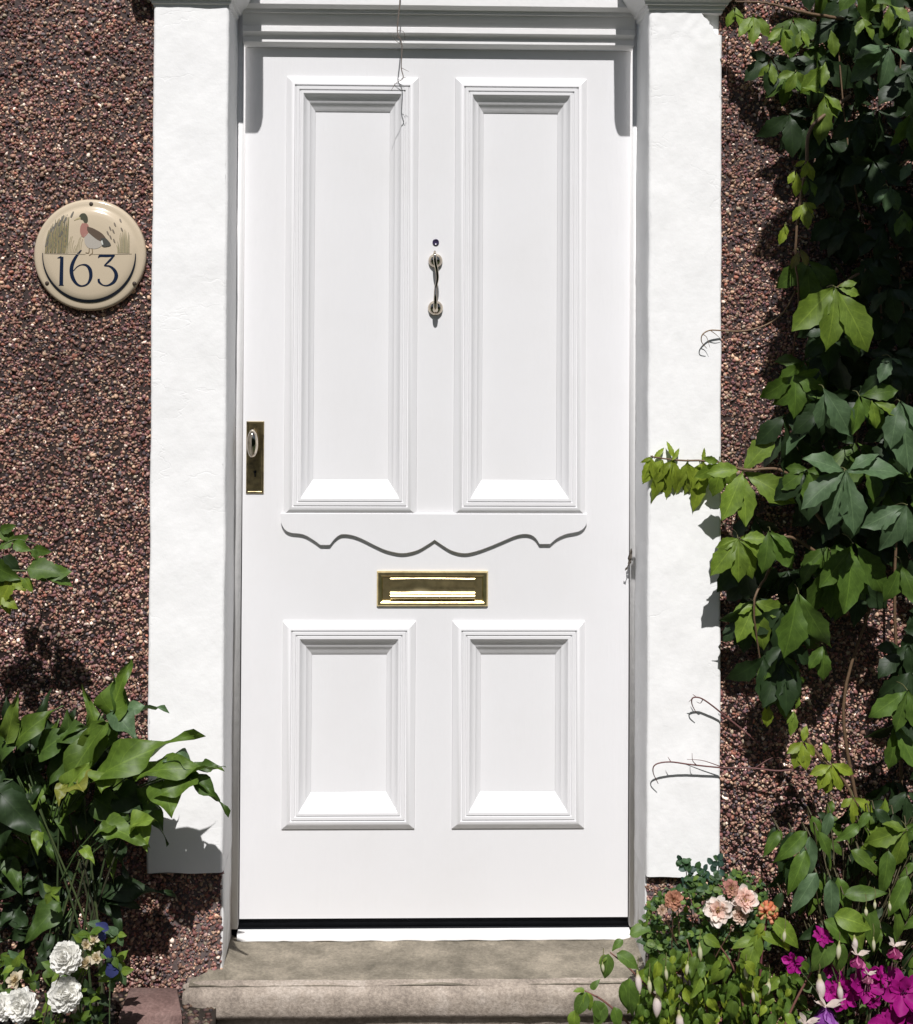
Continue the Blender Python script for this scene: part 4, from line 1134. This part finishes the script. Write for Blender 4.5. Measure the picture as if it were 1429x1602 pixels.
# small-leaved bush with pale pink roses, right of the step
pkb = thing('pink_rose_bush', (P(1090, 1560, -.12)[0], -.1, 0), 'small-leaved bush with pale pink open roses in front of the right pilaster foot', 'rose bush')
kf, ks = MB(), MB(); tops = []
for px, py, r, cols in ((1124, 1424, 25, [(.88, .80, .74), (.86, .74, .66), (.78, .55, .46), (.6, .4, .25)]), (1165, 1408, 22, [(.86, .74, .67), (.80, .56, .48)]), (1158, 1432, 15, [(.78, .62, .52), (.7, .5, .4)]),
                        (1054, 1408, 16, [(.42, .20, .13), (.5, .25, .16)]), (1144, 1390, 14, [(.45, .20, .17), (.5, .28, .2)]), (1036, 1424, 9, [(.55, .4, .3)])):
    c = P(px, py, -.17); tops.append(c)
    bb = open_bloom(c, M(r, -.17), cols, (rng.uniform(-.3, .3), -.9, .35))
    centre(bb, c, (0, -1, .3), M(r * .4, -.17), (.5, .33, .12))
    bb.build('bloom', M_PETAL, pkb)
SG = [(.085, .15, .04), (.065, .12, .032), (.12, .19, .035), (.05, .095, .042)]
for px, py in scatter([(1010, 1420), (1050, 1385), (1100, 1370), (1190, 1370), (1215, 1420), (1200, 1480), (1130, 1500), (1040, 1510), (1000, 1470)], 250):
    smallleaf(kf, px, py, -.05 - rng.uniform(.0, .12), rng.uniform(8, 15), SG, 4, .72, 'round', 1.1)
for px, py in ((1066, 1345), (1075, 1357), (1072, 1350), (1090, 1358), (1103, 1362), (1098, 1370), (1114, 1352), (1124, 1345), (1124, 1362), (1118, 1378), (1108, 1385), (1080, 1372), (1070, 1385)):
    smallleaf(kf, px, py, -.12, 15, [(.035, .075, .06), (.045, .10, .04)], 3, .75, 'round')
tops += [P(1072, 1348, -.12), P(1100, 1365, -.12), P(1122, 1350, -.12), P(1060, 1400, -.12), P(1160, 1380, -.1)]
bush_stems(ks, (P(1100, 1560, -.1)[0], -.1, 0), tops, .0018, (.09, .05, .03))
kf.build('foliage', M_LEAF, pkb); ks.build('stem', M_STEM, pkb)

# leafy shrub with long drooping leaves behind the flowers, right
ls_ = thing('drooping_shrub', (P(1320, 1560, -.1)[0], -.12, 0), 'dark green shrub with long drooping leaves under the creeper on the right', 'shrub')
df_, ds = MB(), MB()
def dl(px, py, a, size, y, col, tilt=.6, wr=.34):
    o = P(px, py, y); size *= .84
    df_.leaf(o, ang(a, .3), face(.18, tilt), M(size, y), wr, 'ovate', fold=.25, droop=.5, segs=10, serr=.03, wave=.35, col=col)
    ds.tube(bez([o, o + np.array([0, .03, .0]), np.array([P(1320, 1400, -.1)[0] + (o[0] - P(1320, 1400, -.1)[0]) * .5, -.09, o[2] - .15])], 8), .0014, 5, (.07, .06, .03))
for q in ((1262, 1300, 140, 90, -.16, MID), (1268, 1308, 100, 95, -.16, BLUE), (1280, 1300, 60, 75, -.15, MID), (1262, 1330, 118, 95, -.17, MID), (1300, 1375, 92, 88, -.2, BLUE), (1278, 1365, 128, 96, -.18, BLUE), (1310, 1372, 70, 80, -.17, MID),
          (1320, 1400, -12, 85, -.19, MID), (1330, 1330, 30, 80, -.15, G1), (1390, 1330, 100, 90, -.16, MID), (1420, 1370, 120, 90, -.17, MID), (1240, 1340, 96, 80, -.14, DEEP), (1220, 1300, 130, 60, -.12, MID), (1300, 1270, 110, 60, -.14, BLUE), (1345, 1290, 150, 60, -.14, MID), (1355, 1410, 80, 100, -.17, MID), (1400, 1420, 80, 80, -.17, G1)):
    dl(*q)
for px, py in scatter([(1215, 1290), (1300, 1250), (1540, 1270), (1540, 1560), (1330, 1540), (1260, 1500), (1225, 1420)], 190):
    dl(px, py, rng.uniform(20, 160), rng.uniform(32, 62), -rng.uniform(.03, .14), [MID, DEEP, DEEP, MID, G1][rng.integers(5)], rng.uniform(.1, .6), .38)
df_.build('foliage', M_LEAF, ls_); ds.build('stem', M_STEM, ls_)

# honeysuckle-like stem with an orange flower head
og = thing('orange_flower', (P(1190, 1590, -.25)[0], -.25, 0), 'single orange flower head on a dark red stem between the pink roses and the fuchsia', 'flower')
ob, os_, oleaf = MB(), MB(), MB()
c = P(1202, 1428, -.25)
for k in range(46):
    th, a = R_(rng.uniform(0, 105)), rng.uniform(0, 6.28)
    rad = unit((math.cos(a) * math.sin(th), -math.cos(th) * .9 + .1 * math.sin(a), math.sin(a) * math.sin(th) * .8 + .25))
    L = M(rng.uniform(13, 19), -.25)
    ob.tube([c, c + rad * L * .6, c + rad * L], [.0014, .0028, .0042 if k % 3 else .002], 6, [(.72, .26, .13), (.80, .36, .21), (.68, .22, .10), (.40, .36, .12)][k % 4])
ob.build('bloom', M_PETAL, og)
os_.tube(bez([np.array([P(1190, 1590, -.25)[0], -.25, 0]), P(1190, 1540, -.25), P(1193, 1480, -.25), P(1200, 1438, -.25)], 14), np.linspace(.003, .002, 14), 6, (.13, .04, .045))
os_.build('stem', M_STEM, og)
for px, py, a, s_, col in ((1206, 1438, 35, 70, LIME), (1196, 1445, 140, 26, YOUNG), (1185, 1462, 105, 62, LIME), (1192, 1452, 95, 30, YOUNG), (1190, 1462, 10, 46, LIME), (1225, 1470, 60, 24, YOUNG), (1180, 1470, 175, 40, LIME)):
    oleaf.leaf(P(px, py, -.255), ang(a, .3), face(.15, .8), M(s_, -.25), .42, 'ovate', fold=.3, droop=.7, segs=9, col=col)
oleaf.build('foliage', M_LEAF, og)

# fuchsia with hanging white buds
fu = thing('fuchsia', (P(1090, 1640, -.3)[0], -.3, 0), 'bright green fuchsia with hanging white buds spilling over the right end of the doorstep', 'fuchsia')
ff, fs = MB(), MB()
FG = [LIME, MID, (.09, .155, .03), G1, YOUNG]
for px, py in scatter([(1010, 1500), (1060, 1480), (1130, 1490), (1240, 1520), (1260, 1600), (1260, 1720), (900, 1720), (985, 1600), (1000, 1560)], 760):
    y = -.30 + rng.uniform(-.03, .14)
    ff.leaf(P(px, py, y), ang(rng.uniform(35, 145), rng.uniform(.15, .5)), face(.6, .7), M(rng.uniform(18, 40), y), .5, 'ovate', fold=.4, droop=rng.uniform(.2, 1.1), segs=7, wave=.5, col=FG[rng.integers(5)])
for px, py, a, s_ in ((952, 1492, 100, 44), (965, 1492, 20, 46), (950, 1495, 150, 20), (985, 1530, 95, 66), (975, 1535, 70, 50), (918, 1552, 120, 46), (918, 1552, 80, 34), (930, 1565, 60, 44), (945, 1568, 110, 46), (915, 1550, 200, 20), (925, 1548, -60, 22), (960, 1575, 70, 40), (900, 1580, 100, 40), (1040, 1500, 80, 40), (1100, 1465, 20, 36), (1112, 1470, 140, 40), (1130, 1500, 110, 50), (1180, 1480, 115, 60),
                  (1300, 1465, 120, 70), (1312, 1470, 95, 58), (1290, 1440, 30, 60), (1305, 1432, 10, 70), (1325, 1440, 50, 60), (985, 1462, -30, 36), (975, 1470, 150, 26)):
    ff.leaf(P(px, py, -.31), ang(a, .3), face(.2, .8), M(s_, -.31), .5, 'ovate', fold=.25, droop=.7, segs=9, wave=.3, col=FG[rng.integers(3)])
stems = [[(1100, 1700), (1040, 1580), (990, 1520), (955, 1490)], [(1080, 1720), (1000, 1620), (950, 1570), (915, 1550)], [(1120, 1720), (1110, 1600), (1090, 1520), (1075, 1470)], [(1160, 1720), (1165, 1600), (1150, 1520), (1120, 1470)], [(1200, 1720), (1230, 1600), (1280, 1500), (1305, 1440)], [(1060, 1700), (1030, 1560), (1040, 1500)], [(1250, 1720), (1300, 1560), (1340, 1470)]]
for s_ in stems:
    fs.tube(bez([P(a, b_, -.27) for a, b_ in s_], 20), np.linspace(.003, .0014, 20), 6, (.16, .07, .055))
def fbud(px, py, w, h, y=-.32):
    """hanging bud: thin stalk, green-cream tube, plump white body with a pointed tip"""
    mb = MB(); o = P(px, py - h / 2, y); H = M(h, y); W = M(w, y) / 2 * .85
    ax = unit((rng.uniform(-.12, .12), rng.uniform(-.1, .05), -1))
    pr_ = [(-.28, .22), (-.22, .34), (-.1, .36), (0, .5), (.16, .85), (.36, 1.0), (.55, .95), (.75, .68), (.9, .32), (1.0, .05)]
    cw, cg = (.80, .70, .66), (.42, .44, .17)
    cl_ = [cg, cg, (.5, .46, .22), (.68, .6, .45), cw, cw, cw, cw, (.74, .68, .55), (.5, .55, .3)]
    if w < 11: cl_ = [cg, cg, cg, (.55, .55, .3), (.66, .64, .45), (.68, .66, .48), (.66, .64, .45), (.6, .6, .35), cg, cg]
    mb.lathe(o, ax, [(a * H, r * W) for a, r in pr_], 12, cl_)
    s0 = o - ax * H * .28
    mb.tube(bez([s0, s0 + np.array([.002, .003, M(9, y)]), s0 + np.array([.004, .015, M(15, y)])], 8), .0008, 5, (.16, .16, .06))
    mb.build('bud', M_PETAL, fu)
for q in [(a_, b_, c_ * .85, d_ * .85) for a_, b_, c_, d_ in ((998, 1540, 14, 34), (1029, 1576, 19, 38), (1016, 1545, 10, 26), (1095, 1493, 10, 28), (1076, 1518, 9, 22), (1167, 1524, 10, 24), (1063, 1604, 18, 36), (1203, 1547, 12, 24), (1283, 1548, 20, 36), (1313, 1490, 11, 28), (1337, 1478, 13, 24), (1367, 1480, 8, 22), (1042, 1526, 8, 22), (1178, 1560, 8, 20), (943, 1515, 7, 16), (1228, 1466, 8, 20), (1314, 1556, 13, 30), (1369, 1417, 7, 14), (1392, 1420, 7, 16), (1355, 1428, 8, 14))]:
    fbud(*q)
for px, py, s_, pur in ((1342, 1502, 22, (.24, .015, .11)), (1400, 1488, 22, (.24, .015, .10)), (1292, 1588, 36, (.20, .04, .26)), (1262, 1610, 26, (.24, .10, .28)), (1358, 1530, 16, (.25, .06, .12))):
    fl_ = MB(); o = P(px, py - s_ * .4, -.33); L = M(s_, -.33)
    for k in range(4):
        fl_.leaf(o, unit((math.cos(k * 1.57 + .5), -.4 + .3 * math.sin(k * 2), .35 + .2 * math.sin(k * 1.57))), (0, -.5, .9), L * 1.0, .38, 'ovate', fold=.3, droop=-.3, segs=6, wave=.3, col=(.72, .62, .56))
    for k in range(7):
        a = 2 * math.pi * k / 7
        fl_.leaf(o, unit((math.cos(a) * .55, math.sin(a) * .55, -1)), (math.cos(a), math.sin(a), .3), L * .95, .8, 'petal', fold=-.2, droop=-.2, segs=6, wave=.6, col=pur if k % 3 else tuple(min(1, q * 1.8 + .12) for q in pur))
    for k in range(4):
        fl_.tube([o, o + np.array([rng.uniform(-.008, .008), -.003, -L * 1.7])], [.0008, .0006], 4, (.6, .35, .4))
    fl_.build('bloom', M_PETAL, fu)
ff.build('foliage', M_LEAF, fu); fs.build('stem', M_STEM, fu)

# magenta flowers, bottom right corner
pe = thing('petunia', (P(1370, 1640, -.3)[0], -.28, 0), 'magenta flowers in the bottom right corner below the drooping shrub', 'petunia')
MAG = [(.36, .008, .20), (.30, .006, .17), (.42, .012, .25)]
pf, ps = MB(), MB(); tops = []
for px, py, r, ax in ((1243, 1506, 18, (-.7, -.7, .2)), (1286, 1466, 16, (0, -.6, .8)), (1322, 1552, 28, (-.6, -.7, .3)), (1352, 1540, 30, (.2, -.8, .5)), (1412, 1552, 36, (.1, -1, .25)), (1392, 1608, 32, (-.2, -.8, .6)), (1296, 1512, 16, (.3, -.9, .2)), (1440, 1590, 30, (0, -1, .3)), (1378, 1528, 18, (.5, -.6, .5)), (1300, 1552, 16, (-.3, -.9, .3)), (1365, 1566, 14, (.2, -.9, -.2))):
    c = P(px, py, -.28 - rng.uniform(0, .04)); tops.append(c)
    mb = open_bloom(c, M(r * 1.1, -.3), [MAG[rng.integers(3)], MAG[0]], ax, ((78, 5, 1.0), (70, 5, .85)))
    mb.v = mb.v
    centre(mb, c, ax, M(r * .25, -.3), (.08, .004, .05), 8)
    mb.build('bloom', M_PETAL, pe)
for px, py in scatter([(1250, 1500), (1540, 1480), (1540, 1720), (1230, 1720)], 110):
    smallleaf(pf, px, py, -.2 + rng.uniform(-.05, .1), rng.uniform(22, 38), [MID, DEEP, G1, G2], 2, .6)
bush_stems(ps, (P(1370, 1640, -.25)[0], -.22, 0), tops, .0022, (.06, .08, .03))
pf.build('foliage', M_LEAF, pe); ps.build('stem', M_STEM, pe)
